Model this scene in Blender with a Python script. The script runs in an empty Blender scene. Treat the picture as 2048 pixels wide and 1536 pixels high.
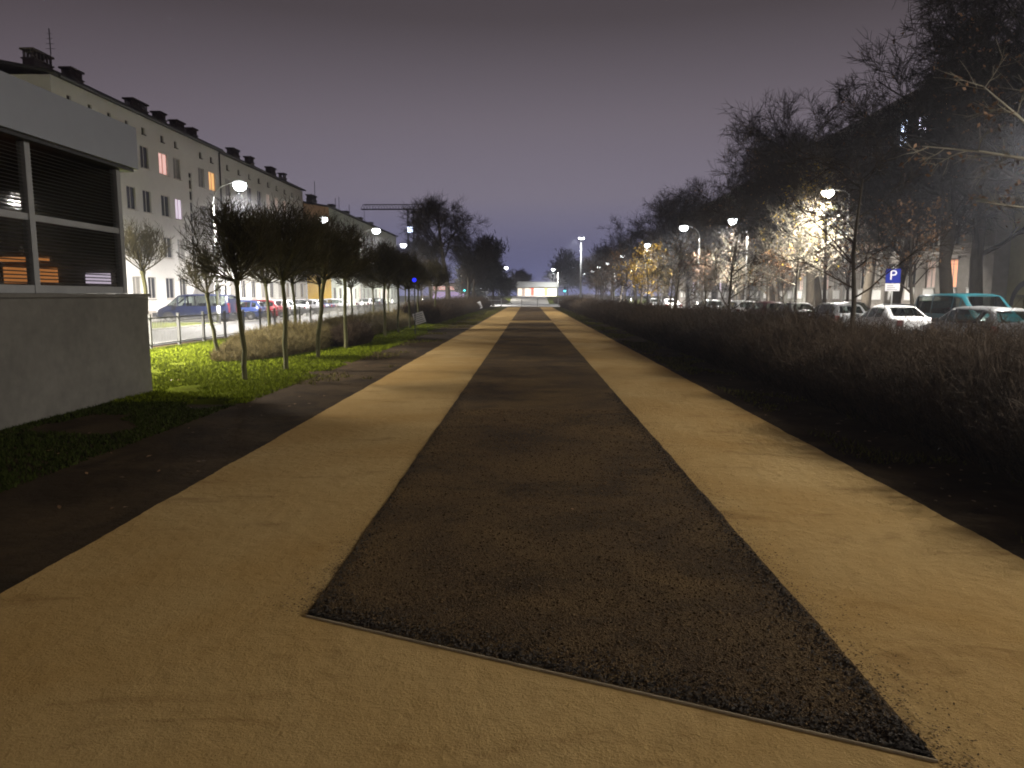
import bpy, bmesh, math, random
import numpy as np
from mathutils import Vector, Matrix
random.seed(7); rng = np.random.default_rng(11)
S = bpy.context.scene; COL = S.collection
R = math.radians

# ------------------------------------------------------------------ helpers
def tag(o, label=None, cat=None, group=None, kind=None):
    if label: o['label'] = label
    if cat: o['category'] = cat
    if group: o['group'] = group
    if kind: o['kind'] = kind
    return o

def thing(name, label, cat, loc=(0, 0, 0), rz=0, group=None):
    o = bpy.data.objects.new(name, None); COL.objects.link(o)
    o.empty_display_size = .3
    o.location = loc; o.rotation_euler = (0, 0, rz)
    return tag(o, label, cat, group)

def copy_tree(o, parent=None):
    c = o.copy(); COL.objects.link(c)
    if parent is not None: c.parent = parent
    for ch in list(o.children): copy_tree(ch, c)
    return c

class MB:
    """collects plain polygons, then links them as one mesh object"""
    def __init__(s): s.v = []; s.f = []
    def poly(s, pts):
        n = len(s.v); s.v += [tuple(p) for p in pts]; s.f.append(tuple(range(n, n + len(pts)))); return s
    def box(s, a, b):
        x0, y0, z0 = [min(a[i], b[i]) for i in range(3)]; x1, y1, z1 = [max(a[i], b[i]) for i in range(3)]
        n = len(s.v)
        s.v += [(x0,y0,z0),(x1,y0,z0),(x1,y1,z0),(x0,y1,z0),(x0,y0,z1),(x1,y0,z1),(x1,y1,z1),(x0,y1,z1)]
        s.f += [tuple(n+i for i in q) for q in ((0,3,2,1),(4,5,6,7),(0,1,5,4),(1,2,6,5),(2,3,7,6),(3,0,4,7))]
        return s
    def prism(s, pts2, y0, y1, axis='y'):
        """closed outline extruded along an axis"""
        n = len(s.v); k = len(pts2)
        for t in (y0, y1):
            for a, b in pts2:
                s.v.append((a, t, b) if axis == 'y' else ((t, a, b) if axis == 'x' else (a, b, t)))
        s.f.append(tuple(n+i for i in range(k))[::-1]); s.f.append(tuple(n+k+i for i in range(k)))
        for i in range(k):
            j = (i+1) % k; s.f.append((n+i, n+j, n+k+j, n+k+i))
        return s
    def tube(s, pts, rad, sides=8, cap=True):
        pts = [Vector(p) for p in pts]; n0 = len(s.v)
        if not hasattr(rad, '__len__'): rad = [rad]*len(pts)
        for i, p in enumerate(pts):
            d = (pts[min(i+1, len(pts)-1)] - pts[max(i-1, 0)]).normalized()
            a = d.cross(Vector((0, 0, 1))) if abs(d.z) < .95 else d.cross(Vector((1, 0, 0)))
            a.normalize(); b = d.cross(a)
            for k in range(sides):
                t = 2*math.pi*k/sides
                s.v.append(tuple(p + (a*math.cos(t) + b*math.sin(t))*rad[i]))
        for i in range(len(pts)-1):
            for k in range(sides):
                j = (k+1) % sides
                s.f.append((n0+i*sides+k, n0+i*sides+j, n0+(i+1)*sides+j, n0+(i+1)*sides+k))
        if cap:
            s.f.append(tuple(n0+k for k in range(sides))[::-1]); e = n0+(len(pts)-1)*sides
            s.f.append(tuple(e+k for k in range(sides)))
        return s
    def mesh(s, name, m, smooth=False):
        me = bpy.data.meshes.new(name); me.from_pydata(s.v, [], s.f); me.materials.append(m)
        if smooth: me.polygons.foreach_set('use_smooth', [True]*len(me.polygons))
        me.update(); return me
    def build(s, name, m, parent=None, smooth=False, loc=None):
        o = bpy.data.objects.new(name, s.mesh(name, m, smooth)); COL.objects.link(o)
        if parent is not None: o.parent = parent
        if loc is not None: o.location = loc
        return o

def link_mesh(name, me, parent=None, loc=None, rot=None):
    o = bpy.data.objects.new(name, me); COL.objects.link(o)
    if parent is not None: o.parent = parent
    if loc is not None: o.location = loc
    if rot is not None: o.rotation_euler = rot
    return o

def np_mesh(name, V, Q, m, n_per=4, smooth=False):
    me = bpy.data.meshes.new(name); V = np.ascontiguousarray(V, np.float32); Q = np.ascontiguousarray(Q, np.int32)
    me.vertices.add(len(V)); me.vertices.foreach_set('co', V.ravel())
    me.loops.add(Q.size); me.loops.foreach_set('vertex_index', Q.ravel())
    me.polygons.add(len(Q)); me.polygons.foreach_set('loop_start', np.arange(0, Q.size, n_per, dtype=np.int32))
    if smooth: me.polygons.foreach_set('use_smooth', np.ones(len(Q), bool))
    me.materials.append(m); me.update(calc_edges=True); me.validate(); return me

def sticks(name, P0, P1, R0, R1, m, sides=3):
    """many tapered twigs as one mesh"""
    P0 = np.asarray(P0, float); P1 = np.asarray(P1, float); R0 = np.asarray(R0, float); R1 = np.asarray(R1, float)
    D = P1-P0; D /= np.linalg.norm(D, axis=1, keepdims=True)+1e-9
    ref = np.where(np.abs(D[:, 2:3]) < .9, np.array([[0, 0, 1.]]), np.array([[1., 0, 0]]))
    A = np.cross(D, ref); A /= np.linalg.norm(A, axis=1, keepdims=True)+1e-9; B = np.cross(D, A)
    n = len(P0); V = np.empty((n, 2*sides, 3))
    for k in range(sides):
        t = 2*math.pi*k/sides; o = A*math.cos(t)+B*math.sin(t)
        V[:, k] = P0+o*R0[:, None]; V[:, sides+k] = P1+o*R1[:, None]
    q = np.array([[k, (k+1) % sides, sides+(k+1) % sides, sides+k] for k in range(sides)])
    Q = (np.arange(n)[:, None, None]*2*sides + q[None]).reshape(-1, 4)
    return np_mesh(name, V.reshape(-1, 3), Q, m, smooth=sides > 3)

def flakes(name, P, size, m, flat=0.):
    """small leaf shaped quads at the points P"""
    n = len(P); P = np.asarray(P, float)
    N = rng.normal(size=(n, 3)); N[:, 2] += flat*6*np.sign(N[:, 2]+1e-6); N /= np.linalg.norm(N, axis=1, keepdims=True)
    T = np.cross(N, rng.normal(size=(n, 3))); T /= np.linalg.norm(T, axis=1, keepdims=True); B = np.cross(N, T)
    s = (size*rng.uniform(.6, 1.3, n))[:, None]
    V = np.stack([P-T*s, P-B*s*.55+N*s*.15, P+T*s, P+B*s*.55+N*s*.15], 1).reshape(-1, 3)
    return np_mesh(name, V, np.arange(4*n).reshape(-1, 4), m)

# ------------------------------------------------------------------ materials
def mat(name, c, rough=.8, ns=None, na=.25, bump=0., bs=None, metal=0., spec=.4, c2=None, coat=0., island=0., detail=5., stretch=None):
    m = bpy.data.materials.new(name); m.use_nodes = True; nt = m.node_tree; b = nt.nodes['Principled BSDF']
    b.inputs['Roughness'].default_value = rough; b.inputs['Metallic'].default_value = metal
    b.inputs['Specular IOR Level'].default_value = spec; b.inputs['Base Color'].default_value = (*c, 1)
    if coat: b.inputs['Coat Weight'].default_value = coat; b.inputs['Coat Roughness'].default_value = .05
    tc = nt.nodes.new('ShaderNodeTexCoord'); src = tc.outputs['Object']
    if stretch:
        mp = nt.nodes.new('ShaderNodeMapping'); mp.inputs['Scale'].default_value = stretch
        nt.links.new(src, mp.inputs['Vector']); src = mp.outputs['Vector']
    col = None
    if ns:
        fac = None
        for k, (sc, w) in enumerate(((ns, 1.), (ns*6.3, .5))):
            t = nt.nodes.new('ShaderNodeTexNoise'); t.inputs['Scale'].default_value = sc; t.inputs['Detail'].default_value = detail
            t.inputs['Roughness'].default_value = .62; nt.links.new(src, t.inputs['Vector'])
            if fac is None: fac = t.outputs['Fac']
            else:
                mx = nt.nodes.new('ShaderNodeMix'); mx.inputs['Factor'].default_value = .4
                nt.links.new(fac, mx.inputs[2]); nt.links.new(t.outputs['Fac'], mx.inputs[3]); fac = mx.outputs[0]
        rp = nt.nodes.new('ShaderNodeValToRGB'); e = rp.color_ramp.elements
        e[0].position = .3; e[1].position = .7
        lo = tuple(x*(1-na) for x in c); hi = c2 if c2 else tuple(min(1, x*(1+na)) for x in c)
        e[0].color = (*lo, 1); e[1].color = (*hi, 1)
        nt.links.new(fac, rp.inputs['Fac']); col = rp.outputs['Color']
    if island:
        g = nt.nodes.new('ShaderNodeNewGeometry'); h = nt.nodes.new('ShaderNodeHueSaturation')
        mr = nt.nodes.new('ShaderNodeMapRange'); mr.inputs['To Min'].default_value = 1-island; mr.inputs['To Max'].default_value = 1+island
        nt.links.new(g.outputs['Random Per Island'], mr.inputs['Value']); nt.links.new(mr.outputs['Result'], h.inputs['Value'])
        if col: nt.links.new(col, h.inputs['Color'])
        else: h.inputs['Color'].default_value = (*c, 1)
        col = h.outputs['Color']
    if col: nt.links.new(col, b.inputs['Base Color'])
    if bump:
        t = nt.nodes.new('ShaderNodeTexNoise'); t.inputs['Scale'].default_value = bs or 30; t.inputs['Detail'].default_value = 8
        t.inputs['Roughness'].default_value = .65; nt.links.new(src, t.inputs['Vector'])
        bp = nt.nodes.new('ShaderNodeBump'); bp.inputs['Strength'].default_value = bump; bp.inputs['Distance'].default_value = .03
        nt.links.new(t.outputs['Fac'], bp.inputs['Height']); nt.links.new(bp.outputs['Normal'], b.inputs['Normal'])
    return m

def ground_mat(name, lo, hi, stain, grain, sc=.42, stain_sc=(.9, 2.2, 1), thr=(.56, .7), amt=.6, cell=0., bump=.6):
    """loose surface: broad tone drift, smeared stains, fine grain, two scales of bump"""
    m = bpy.data.materials.new(name); m.use_nodes = True; nt = m.node_tree; b = nt.nodes['Principled BSDF']; L = nt.links.new
    b.inputs['Roughness'].default_value = .92; b.inputs['Specular IOR Level'].default_value = .06
    tc = nt.nodes.new('ShaderNodeTexCoord'); src = tc.outputs['Object']
    def noise(scale, detail=6, rough=.6, stretch=None, dist=0.):
        v = src
        if stretch: mp = nt.nodes.new('ShaderNodeMapping'); mp.inputs['Scale'].default_value = stretch; mp.inputs['Rotation'].default_value = (0, 0, .2); L(src, mp.inputs['Vector']); v = mp.outputs[0]
        t = nt.nodes.new('ShaderNodeTexNoise'); t.inputs['Scale'].default_value = scale; t.inputs['Detail'].default_value = detail; t.inputs['Roughness'].default_value = rough; t.inputs['Distortion'].default_value = dist
        L(v, t.inputs['Vector']); return t.outputs['Fac']
    def ramp(f, a, b_, lo_=0., hi_=1.):
        r = nt.nodes.new('ShaderNodeMapRange'); r.inputs['From Min'].default_value = a; r.inputs['From Max'].default_value = b_; r.inputs['To Min'].default_value = lo_; r.inputs['To Max'].default_value = hi_; L(f, r.inputs['Value']); return r.outputs[0]
    def mix(f, a, b_, mode='MIX'):
        x = nt.nodes.new('ShaderNodeMix'); x.data_type = 'RGBA'; x.blend_type = mode
        for k, v in ((0, f), (6, a), (7, b_)):
            if isinstance(v, (tuple, float)): x.inputs[k].default_value = v if isinstance(v, float) else (*v, 1)
            else: L(v, x.inputs[k])
        return x.outputs[2]
    c = mix(ramp(noise(sc, 7, .6, None, .6), .34, .66), lo, hi)
    c = mix(ramp(noise(1.0, 8, .66, stain_sc, .8), thr[0], thr[1], 0., amt), c, stain)
    c = mix(ramp(noise(2.6, 8, .7, (1, 1, 1), .3), .58, .74, 0., amt*.6), c, stain)
    g = noise(150, 3, .7); k = ramp(g, .3, .7, 1-grain, 1+grain)
    if cell:
        vo = nt.nodes.new('ShaderNodeTexVoronoi'); vo.inputs['Scale'].default_value = cell; L(src, vo.inputs['Vector'])
        sp = nt.nodes.new('ShaderNodeSeparateColor'); L(vo.outputs['Color'], sp.inputs[0]); k = ramp(sp.outputs[0], 0., 1., 1-grain*1.5, 1+grain*1.5)
    cc = nt.nodes.new('ShaderNodeCombineColor')
    for i in range(3): L(k, cc.inputs[i])
    c = mix(1., c, cc.outputs[0], 'MULTIPLY'); L(c, b.inputs['Base Color'])
    h = nt.nodes.new('ShaderNodeMath'); h.operation = 'ADD'; L(noise(7, 9, .62), h.inputs[0])
    h2 = nt.nodes.new('ShaderNodeMath'); h2.operation = 'MULTIPLY'; h2.inputs[1].default_value = .35; L(noise(70, 5, .7) if not cell else vo.outputs['Distance'], h2.inputs[0]); L(h2.outputs[0], h.inputs[1])
    bp = nt.nodes.new('ShaderNodeBump'); bp.inputs['Strength'].default_value = bump; bp.inputs['Distance'].default_value = .035; L(h.outputs[0], bp.inputs['Height']); L(bp.outputs[0], b.inputs['Normal'])
    return m

def glow(name, c, strength, ns=None):
    m = bpy.data.materials.new(name); m.use_nodes = True; b = m.node_tree.nodes['Principled BSDF']
    b.inputs['Base Color'].default_value = (*[min(.8, x) for x in c], 1)
    b.inputs['Emission Color'].default_value = (*c, 1); b.inputs['Emission Strength'].default_value = strength
    m.cycles.emission_sampling = 'NONE'
    return m

M = dict(
    soil=ground_mat('soil', (.036, .024, .013), (.075, .05, .026), (.022, .016, .01), .3, .8, (1, 1, 1), (.5, .66), .7, 0., 1.),
    sand=ground_mat('sand', (.385, .236, .08), (.47, .322, .135), (.205, .112, .037), .16, bump=.85),
    chips=ground_mat('bark_chips', (.066, .045, .027), (.145, .093, .04), (.032, .024, .017), .28, .6, (.7, .9, 1), (.5, .68), .7, 115., 1.),
    stones=mat('chip_stones', (.105, .068, .035), .9, spec=.05, island=.6),
    lawn=mat('lawn', (.05, .05, .012), .95, 1.4, .5, .8, 25, spec=.0, c2=(.1, .12, .012)),
    shadeblade=mat('shade_toned_blade', (.032, .04, .009), .8, spec=.0, island=.6),  # blade copy darkened to carry the kiosk's shade in its colour
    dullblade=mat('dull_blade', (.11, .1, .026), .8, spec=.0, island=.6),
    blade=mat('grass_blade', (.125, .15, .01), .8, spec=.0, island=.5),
    asphalt=mat('asphalt', (.085, .085, .087), .6, .5, .18, .25, 60, spec=.5),
    paving=mat('paving', (.3, .29, .27), .8, 1.2, .2, .2, 12),
    kerb=mat('kerb_stone', (.34, .33, .31), .8, 3, .2, .2, 20),
    leaf=mat('dead_leaf', (.2, .105, .045), .6, island=.6, spec=.4),
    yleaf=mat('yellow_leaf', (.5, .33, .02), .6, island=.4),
    bark=mat('bark', (.075, .062, .045), .9, 5, .4, .6, 18, spec=.3, stretch=(1, 1, .3)),
    gbark=mat('green_bark', (.085, .08, .03), .9, 6, .4, .6, 18, spec=.3, stretch=(1, 1, .3)),
    twig=mat('twig', (.05, .036, .024), .7, 3, .35, spec=.1, island=.35),
    otwig=mat('olive_twig', (.06, .05, .022), .7, 3, .35, spec=.1, island=.35),
    bush=mat('bush_twig', (.13, .1, .036), .75, 2, .35, spec=.2, island=.45),
    btwig=mat('hedge_twig', (.068, .047, .029), .65, 2, .4, spec=.1, island=.5),
    dtwig=mat('dark_twig', (.044, .036, .028), .8, 2, .3, spec=.1, island=.3),
    conifer=mat('conifer', (.02, .022, .018), .8, 2, .3, island=.4),
    mist=mat('far_foliage', (.05, .05, .06), .9, island=.3),
    plaster=mat('white_plaster', (.7, .685, .66), .9, .35, .09, .12, 40),
    plaster2=mat('cream_plaster', (.54, .53, .49), .9, .35, .1, .12, 40),
    tan=mat('tan_render', (.42, .25, .12), .9, .4, .12, .12, 40),
    mint=mat('mint_render', (.5, .54, .46), .9, .4, .1, .12, 40),
    yellow=mat('yellow_paint', (.95, .58, .03), .8, .6, .1, .1, 40),
    grime=mat('grimy_render', (.235, .215, .19), .92, .5, .28, .25, 25),
    grime2=mat('pale_grey_render', (.25, .245, .215), .92, .5, .22, .25, 25),
    olive=mat('yellowish_render', (.28, .26, .14), .92, .5, .2, .2, 25),
    trim=mat('pale_trim', (.32, .29, .26), .85, 2, .15),
    apron=mat('white_panel', (.72, .71, .68), .8, 3, .06),
    roofing=mat('roofing', (.03, .028, .028), .8, 1, .3),
    chimney=mat('chimney_brick', (.12, .105, .095), .9, 3, .3, .3, 20),
    frame=mat('window_frame', (.5, .47, .43), .6, 3, .06),
    darkframe=mat('dark_frame', (.06, .055, .05), .6),
    pane=mat('pane', (.02, .022, .025), .06, spec=.6),
    curtain=mat('curtained_pane', (.2, .19, .17), .3, 2, .3, spec=.6),
    concrete=mat('concrete', (.135, .125, .105), .9, .9, .3, .25, 10),
    fascia=mat('fascia_panel', (.32, .34, .37), .6, .7, .05),
    steel=mat('grey_steel', (.3, .3, .29), .5, 3, .1, metal=.3),
    rail=mat('weathered_rail', (.1, .098, .085), .6, 3, .2),
    galv=mat('galvanised', (.46, .46, .45), .45, 3, .1, metal=.5),
    dark=mat('dark_metal', (.03, .03, .03), .5),
    slat=mat('louvre_slat', (.1, .092, .08), .4, spec=.5),
    rubber=mat('rubber', (.02, .02, .02), .9),
    rim=mat('alloy_rim', (.45, .45, .46), .35, metal=.7),
    carglass=mat('car_glass', (.02, .025, .027), .04, spec=.8),
    tail=mat('tail_lamp', (.14, .006, .006), .2, spec=.8),
    head=mat('head_lamp', (.7, .7, .72), .1, spec=.8),
    plate=mat('number_plate', (.7, .7, .68), .5),
    white=mat('white_sheet', (.75, .73, .74), .6, 4, .04),
    grey=mat('print_grey', (.2, .2, .22), .7),
    blue=mat('sign_blue', (.004, .017, .23), .4),
    red=mat('sign_red', (.6, .02, .02), .5),
    lamp=glow('lamp_white', (.93, .97, 1.), 22), lampw=glow('lamp_warm', (1., .96, .86), 22),
    win_pink=glow('lit_pink', (1., .56, .5), .8), win_amber=glow('lit_amber', (1., .52, .2), .9),
    win_white=glow('lit_white', (.86, .72, .9), .8), win_dim=glow('lit_dim', (.55, .42, .36), .35),
    win_blue=glow('lit_blue', (.62, .72, 1.), 8.), win_peach=glow('lit_peach', (1., .42, .24), .7),
    win_bluec=glow('lit_bluish', (.62, .72, 1.), .8), win_bluew=glow('lit_cold', (.8, .78, 1.), 8.), win_orange=glow('lit_tawny', (1., .6, .4), 6.),
    orange=glow('lit_orange', (1., .36, .1), .45), shop=glow('lit_shop', (1., .82, .68), .95), shopred=glow('lit_red', (1., .1, .07), 1.4),
    shopy=glow('lit_yellow', (1., .6, .12), 1.4), shopp=glow('lit_violet', (.6, .45, .75), .5),
    teal=glow('signal_teal', (.08, .8, .8), 7), sigred=glow('signal_red', (1., .05, .03), 2), bluelit=glow('lit_blue_sign', (.02, .03, 1.), 1.6),
)
def paint(name, c): return mat(name, c, .35, coat=.25, spec=.4)

# ------------------------------------------------------------------ ground
def sheet(name, x0, x1, y0, y1, z, m, jit=(0, 0), step=.25, kind='structure'):
    n = max(2, int((y1-y0)/step)); ys = np.linspace(y0, y1, n)
    def wob(a):
        if not a: return np.zeros(n)
        w = rng.normal(size=n); s = np.convolve(w, np.ones(9)/9, 'same'); return a*(.6*w*.5+s*1.6)
    L = x0+wob(jit[0]); Rr = x1+wob(jit[1])
    V = np.empty((n, 2, 3)); V[:, 0] = np.c_[L, ys, np.full(n, z)]; V[:, 1] = np.c_[Rr, ys, np.full(n, z)]
    i = np.arange(n-1)*2; Q = np.c_[i, i+1, i+3, i+2]
    o = link_mesh(name, np_mesh(name, V.reshape(-1, 3), Q, m)); tag(o, kind=kind); return o

g = MB().poly([(-320, -70, 0), (320, -70, 0), (320, 480, 0), (-320, 480, 0)]).build('ground', M['soil']); tag(g, kind='structure')
sheet('lawn', -13.6, -5.25, 12.2, 112, .006, M['lawn'], (0, .28), .2)
sheet('sand_path', -3.36, 3.57, 2.2, 114, .012, M['sand'], (.01, .01), .06)
sheet('sand_crossing', -14, 14, -25, 2.2, .012, M['sand'])
# dark strip with its diagonal front edge
LI, RI = -1.31, 1.67
FA, FB = (LI, 4.0), (RI, 2.74)
def strip_poly(name, ya, yb, z):
    n = int((yb-ya[0])/.05)+2; yl = np.linspace(ya[0], yb, n); yr = np.linspace(ya[1], yb, n)
    def wob(): return np.convolve(rng.normal(size=n+6), np.ones(7)/7, 'valid')*.01
    V = np.empty((n, 2, 3)); V[:, 0] = np.c_[LI+wob(), yl, np.full(n, z)]; V[:, 1] = np.c_[RI+wob(), yr, np.full(n, z)]
    i = np.arange(n-1)*2; tag(link_mesh(name, np_mesh(name, V.reshape(-1, 3), np.c_[i, i+1, i+3, i+2], M['chips'])), kind='structure')
strip_poly('bark_strip', (4.0, 2.74), 49.6, .018)
strip_poly('bark_strip', (53.4, 53.4), 113.2, .018)
e = MB()
d = Vector((FB[0]-FA[0], FB[1]-FA[1], 0)).normalized(); nrm = Vector((-d.y, d.x, 0))*.006
a = Vector((*FA, 0)); b = Vector((*FB, 0))
n = len(e.v)
for p in (a, b, b-nrm*1.3, a-nrm*1.3): e.v.append((p.x, p.y, .0)); e.v.append((p.x, p.y, .023))
e.f += [(n+1, n+3, n+5, n+7), (n, n+2, n+3, n+1), (n+4, n+6, n+7, n+5)]

M['edging'] = mat('edging_board', (.3, .24, .15), .9, 5, .4)
tag(e.build('path_edging', M['edging']), kind='structure')

# loose chips lying on the dark strip near the viewer
def stones(n, yfun, sz):
    x = rng.uniform(LI+.01, RI-.01, n); y = yfun(n)
    front = 4.0+(x-LI)/(RI-LI)*(2.74-4.0); ok = y > front+.01; x = x[ok]; y = y[ok]; n = len(x)
    base = np.array([[1, 0, 0], [0, 1, 0], [-1, 0, 0], [0, -1, 0], [0, 0, 1], [0, 0, -1.]])
    tri = np.array([[0, 1, 4], [1, 2, 4], [2, 3, 4], [3, 0, 4], [1, 0, 5], [2, 1, 5], [3, 2, 5], [0, 3, 5]])
    s = sz*rng.lognormal(0, .38, (n, 1, 1))*(1+(y[:, None, None]-3)*.06)
    P = base[None]*s*rng.uniform(.45, 1.25, (n, 6, 1)); P[..., 2] *= .6
    t = rng.uniform(0, 6.28, n)[:, None]; c, s_ = np.cos(t), np.sin(t)
    X = P[..., 0]*c-P[..., 1]*s_*.7; Y = P[..., 0]*s_+P[..., 1]*c*.7
    V = np.stack([X+x[:, None], Y+y[:, None], P[..., 2]+.021], -1)
    T = (np.arange(n)[:, None, None]*6+tri[None]).reshape(-1, 3)
    return V.reshape(-1, 3), T
V1, T1 = stones(30000, lambda n: 2.7+rng.power(.75, n)*9, .006)
o = link_mesh('wood_chips', np_mesh('wood_chips', V1, T1, M['stones'], 3)); tag(o, kind='stuff')
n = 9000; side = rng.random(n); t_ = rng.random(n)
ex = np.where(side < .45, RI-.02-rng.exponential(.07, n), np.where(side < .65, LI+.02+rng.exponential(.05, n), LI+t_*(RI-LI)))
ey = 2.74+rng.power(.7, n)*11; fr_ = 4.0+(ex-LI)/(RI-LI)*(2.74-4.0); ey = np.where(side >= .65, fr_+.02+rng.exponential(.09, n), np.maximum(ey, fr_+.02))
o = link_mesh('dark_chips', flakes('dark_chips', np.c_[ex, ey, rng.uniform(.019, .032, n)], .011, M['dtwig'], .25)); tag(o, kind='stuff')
# crumbs strayed onto the sand
n = 4200; x = np.where(rng.random(n) < .35, LI-rng.exponential(.07, n), RI+rng.exponential(.1, n)); y = 2.65+rng.power(.7, n)*13; y = np.where((x < 0) & (y < 4), y+1.4, y)
o = link_mesh('bark_crumbs', flakes('bark_crumbs', np.c_[x, y, np.full(n, .02)], .008, M['stones'], 1.)); tag(o, kind='stuff')

# grass blades
def grass(name, X, Y, h, m='blade'):
    n = len(X); t = rng.uniform(0, 6.28, n); w = .006+.0011*np.abs(Y)*.35; hh = h*rng.uniform(.5, 1.4, n)
    dx, dy = np.cos(t)*w, np.sin(t)*w; lx, ly = rng.normal(0, .5, (2, n))*hh
    V = np.stack([np.c_[X-dx, Y-dy, np.full(n, .0)], np.c_[X+dx, Y+dy, np.full(n, .0)], np.c_[X+lx, Y+ly, hh]], 1).reshape(-1, 3)
    return link_mesh(name, np_mesh(name, V, np.arange(3*n).reshape(-1, 3), M[m], 3))
def patch(n, x0, x1, y0, y1, sc, thr, pw=1.):
    x = rng.uniform(x0, x1, n); y = y0+rng.power(pw, n)*(y1-y0)
    k = np.zeros(n)
    for f, a in ((sc, 1.), (sc*2.3, .6), (sc*5.1, .35)):
        ph = rng.uniform(0, 6.28, 4); k += a*(np.sin(x*f+ph[0]+1.3*np.sin(y*f*.7+ph[1]))+np.sin(y*f*.8+ph[2]+1.1*np.sin(x*f*.9+ph[3])))
    ok = k > thr; return x[ok], y[ok]
gx, gy = [], []
for n, x0, x1, y0, y1, sc, thr, pw in ((90000, -13.2, -5.0, 12.4, 32, 1.3, -1.9, .8), (30000, -13.2, -5.2, 30, 75, 1., -1., .8)):
    x, y = patch(n, x0, x1, y0, y1, sc, thr, pw); gx.append(x); gy.append(y)
tag(grass('grass', np.concatenate(gx), np.concatenate(gy), .05), kind='stuff')
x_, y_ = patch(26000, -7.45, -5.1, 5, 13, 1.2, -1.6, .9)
tag(grass('shade_toned_grass', x_, y_, .04, 'shadeblade'), kind='stuff')  # blades by the kiosk, shade put into their colour
gx, gy = [], []
for n, x0, x1, y0, y1, sc, thr, pw in ((6500, 3.85, 5.4, 8, 22, 1.7, .6, .9), (30000, 3.7, 5.2, 18, 112, 1.2, -.5, .8), (26000, -5.9, -3.5, 42, 112, 1.1, -.6, .85), (5000, -5.2, -3.6, 15, 45, 1.3, .6, .9), (1500, 3.8, 5.2, 4.5, 9, 1.9, 1., 1.)):
    x, y = patch(n, x0, x1, y0, y1, sc, thr, pw); gx.append(x); gy.append(y)
tag(grass('sparse_grass', np.concatenate(gx), np.concatenate(gy), .06, 'dullblade'), kind='stuff')
# fallen leaves
lx = np.concatenate([rng.uniform(-8, -3.5, 150), rng.uniform(3.7, 6, 350), rng.uniform(-3.3, 3.5, 10)])
ly = np.concatenate([6+rng.power(.7, 150)*35, 5+rng.power(.7, 350)*35, 4+rng.random(10)*30])
o = link_mesh('fallen_leaves', flakes('fallen_leaves', np.c_[lx, ly, np.full(len(lx), .03)], .03, M['leaf'], .8)); tag(o, kind='stuff')

# streets left and right of the park, cross street at the far end
sheet('road', -19.8, -14.1, -60, 118, .02, M['asphalt'], step=5)
sheet('kerb', -14.1, -13.95, -60, 118, .1, M['kerb'], step=5)
MB().box((-20.0, -60, 0), (-19.8, 118, .12)).build('kerb', M['kerb'])['kind'] = 'structure'
sheet('parking_bay', -25.4, -20.0, 47, 118, .03, M['paving'], step=5)
sheet('verge', -25.4, -20.0, 10, 47, .1, M['lawn'], step=1)
sheet('pavement', -45, -25.4, -60, 140, .14, M['paving'], step=5)
MB().box((11.3, -60, 0), (11.5, 120, .12)).build('kerb', M['kerb'])['kind'] = 'structure'
sheet('road', 11.5, 19.6, -60, 120, .02, M['asphalt'], step=5)
MB().box((19.6, -60, 0), (19.8, 120, .13)).build('kerb', M['kerb'])['kind'] = 'structure'
sheet('pavement', 19.8, 60, -60, 140, .14, M['paving'], step=5)
sheet('cross_street', -90, 90, 126, 150, .024, M['asphalt'], step=5)
sheet('pavement', -11, 11, 116.5, 126, .02, M['paving'], step=5)
# grassy bank rising behind the cross street
bk = MB()
for x0, x1, m_ in ((-60, -4.2, 'lawn'), (4.2, 60, 'lawn')):
    b_ = MB().poly([(x0, 150, 0), (x1, 150, 0), (x1, 178, 1.5), (x0, 178, 1.5)]).poly([(x0, 178, 1.5), (x1, 178, 1.5), (x1, 400, 1.5), (x0, 400, 1.5)]).build('grass_bank', M['lawn']); b_['kind'] = 'structure'
b_ = MB().poly([(-4.2, 150, .01), (4.2, 150, .01), (4.2, 178, 1.49), (-4.2, 178, 1.49)]).poly([(-4.2, 178, 1.49), (4.2, 178, 1.49), (4.2, 400, 1.49), (-4.2, 400, 1.49)]).build('ramp_path', M['paving']); b_['kind'] = 'structure'

# ------------------------------------------------------------------ plants
def rot_about(v, ax, a): return Matrix.Rotation(a, 3, ax) @ v
def perp(v):
    a = v.cross(Vector((random.gauss(0, 1), random.gauss(0, 1), random.gauss(0, 1))))
    return a.normalized() if a.length > 1e-5 else Vector((1, 0, 0))
def grow(out, p, d, L, r, lev, spec):
    """out gets (p, q, r0, r1, level)"""
    sp = spec[lev]; n = sp.get('n', 3); p = p.copy(); d = d.copy(); tips = []
    rend = r*sp.get('taper', .5)
    kids = sp.get('kids', 0); start = sp.get('start', .3); pend = 0.
    marks = sorted(random.uniform(start, 1.) for _ in range(kids)) if kids else []
    for i in range(n):
        d = (d + Vector([random.gauss(0, sp.get('wob', .12)) for _ in range(3)]) + Vector((0, 0, sp.get('up', .04)))).normalized()
        q = p + d*(L/n); t0, t1 = i/n, (i+1)/n
        ra, rb = r+(rend-r)*t0, r+(rend-r)*t1
        out.append((p.copy(), q.copy(), ra, rb, lev))
        while marks and marks[0] <= t1+1e-9:
            t = marks.pop(0); f = (t-t0)*n; c = spec[lev+1]
            cd = rot_about(d, perp(d), R(random.uniform(*c['ang'])))
            cl = L*random.uniform(*c['len'])*(1.15-.55*t if c.get('cone') else 1.)
            grow(out, p.lerp(q, f), cd, cl, max(c.get('rmin', .004), (ra+(rb-ra)*f)*c.get('rad', .55)), lev+1, spec)
        p = q
    return p, d

def seg_mesh(name, segs, m, sides):
    return sticks(name, [tuple(s[0]) for s in segs], [tuple(s[1]) for s in segs], [s[2] for s in segs], [s[3] for s in segs], m, sides)

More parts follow.
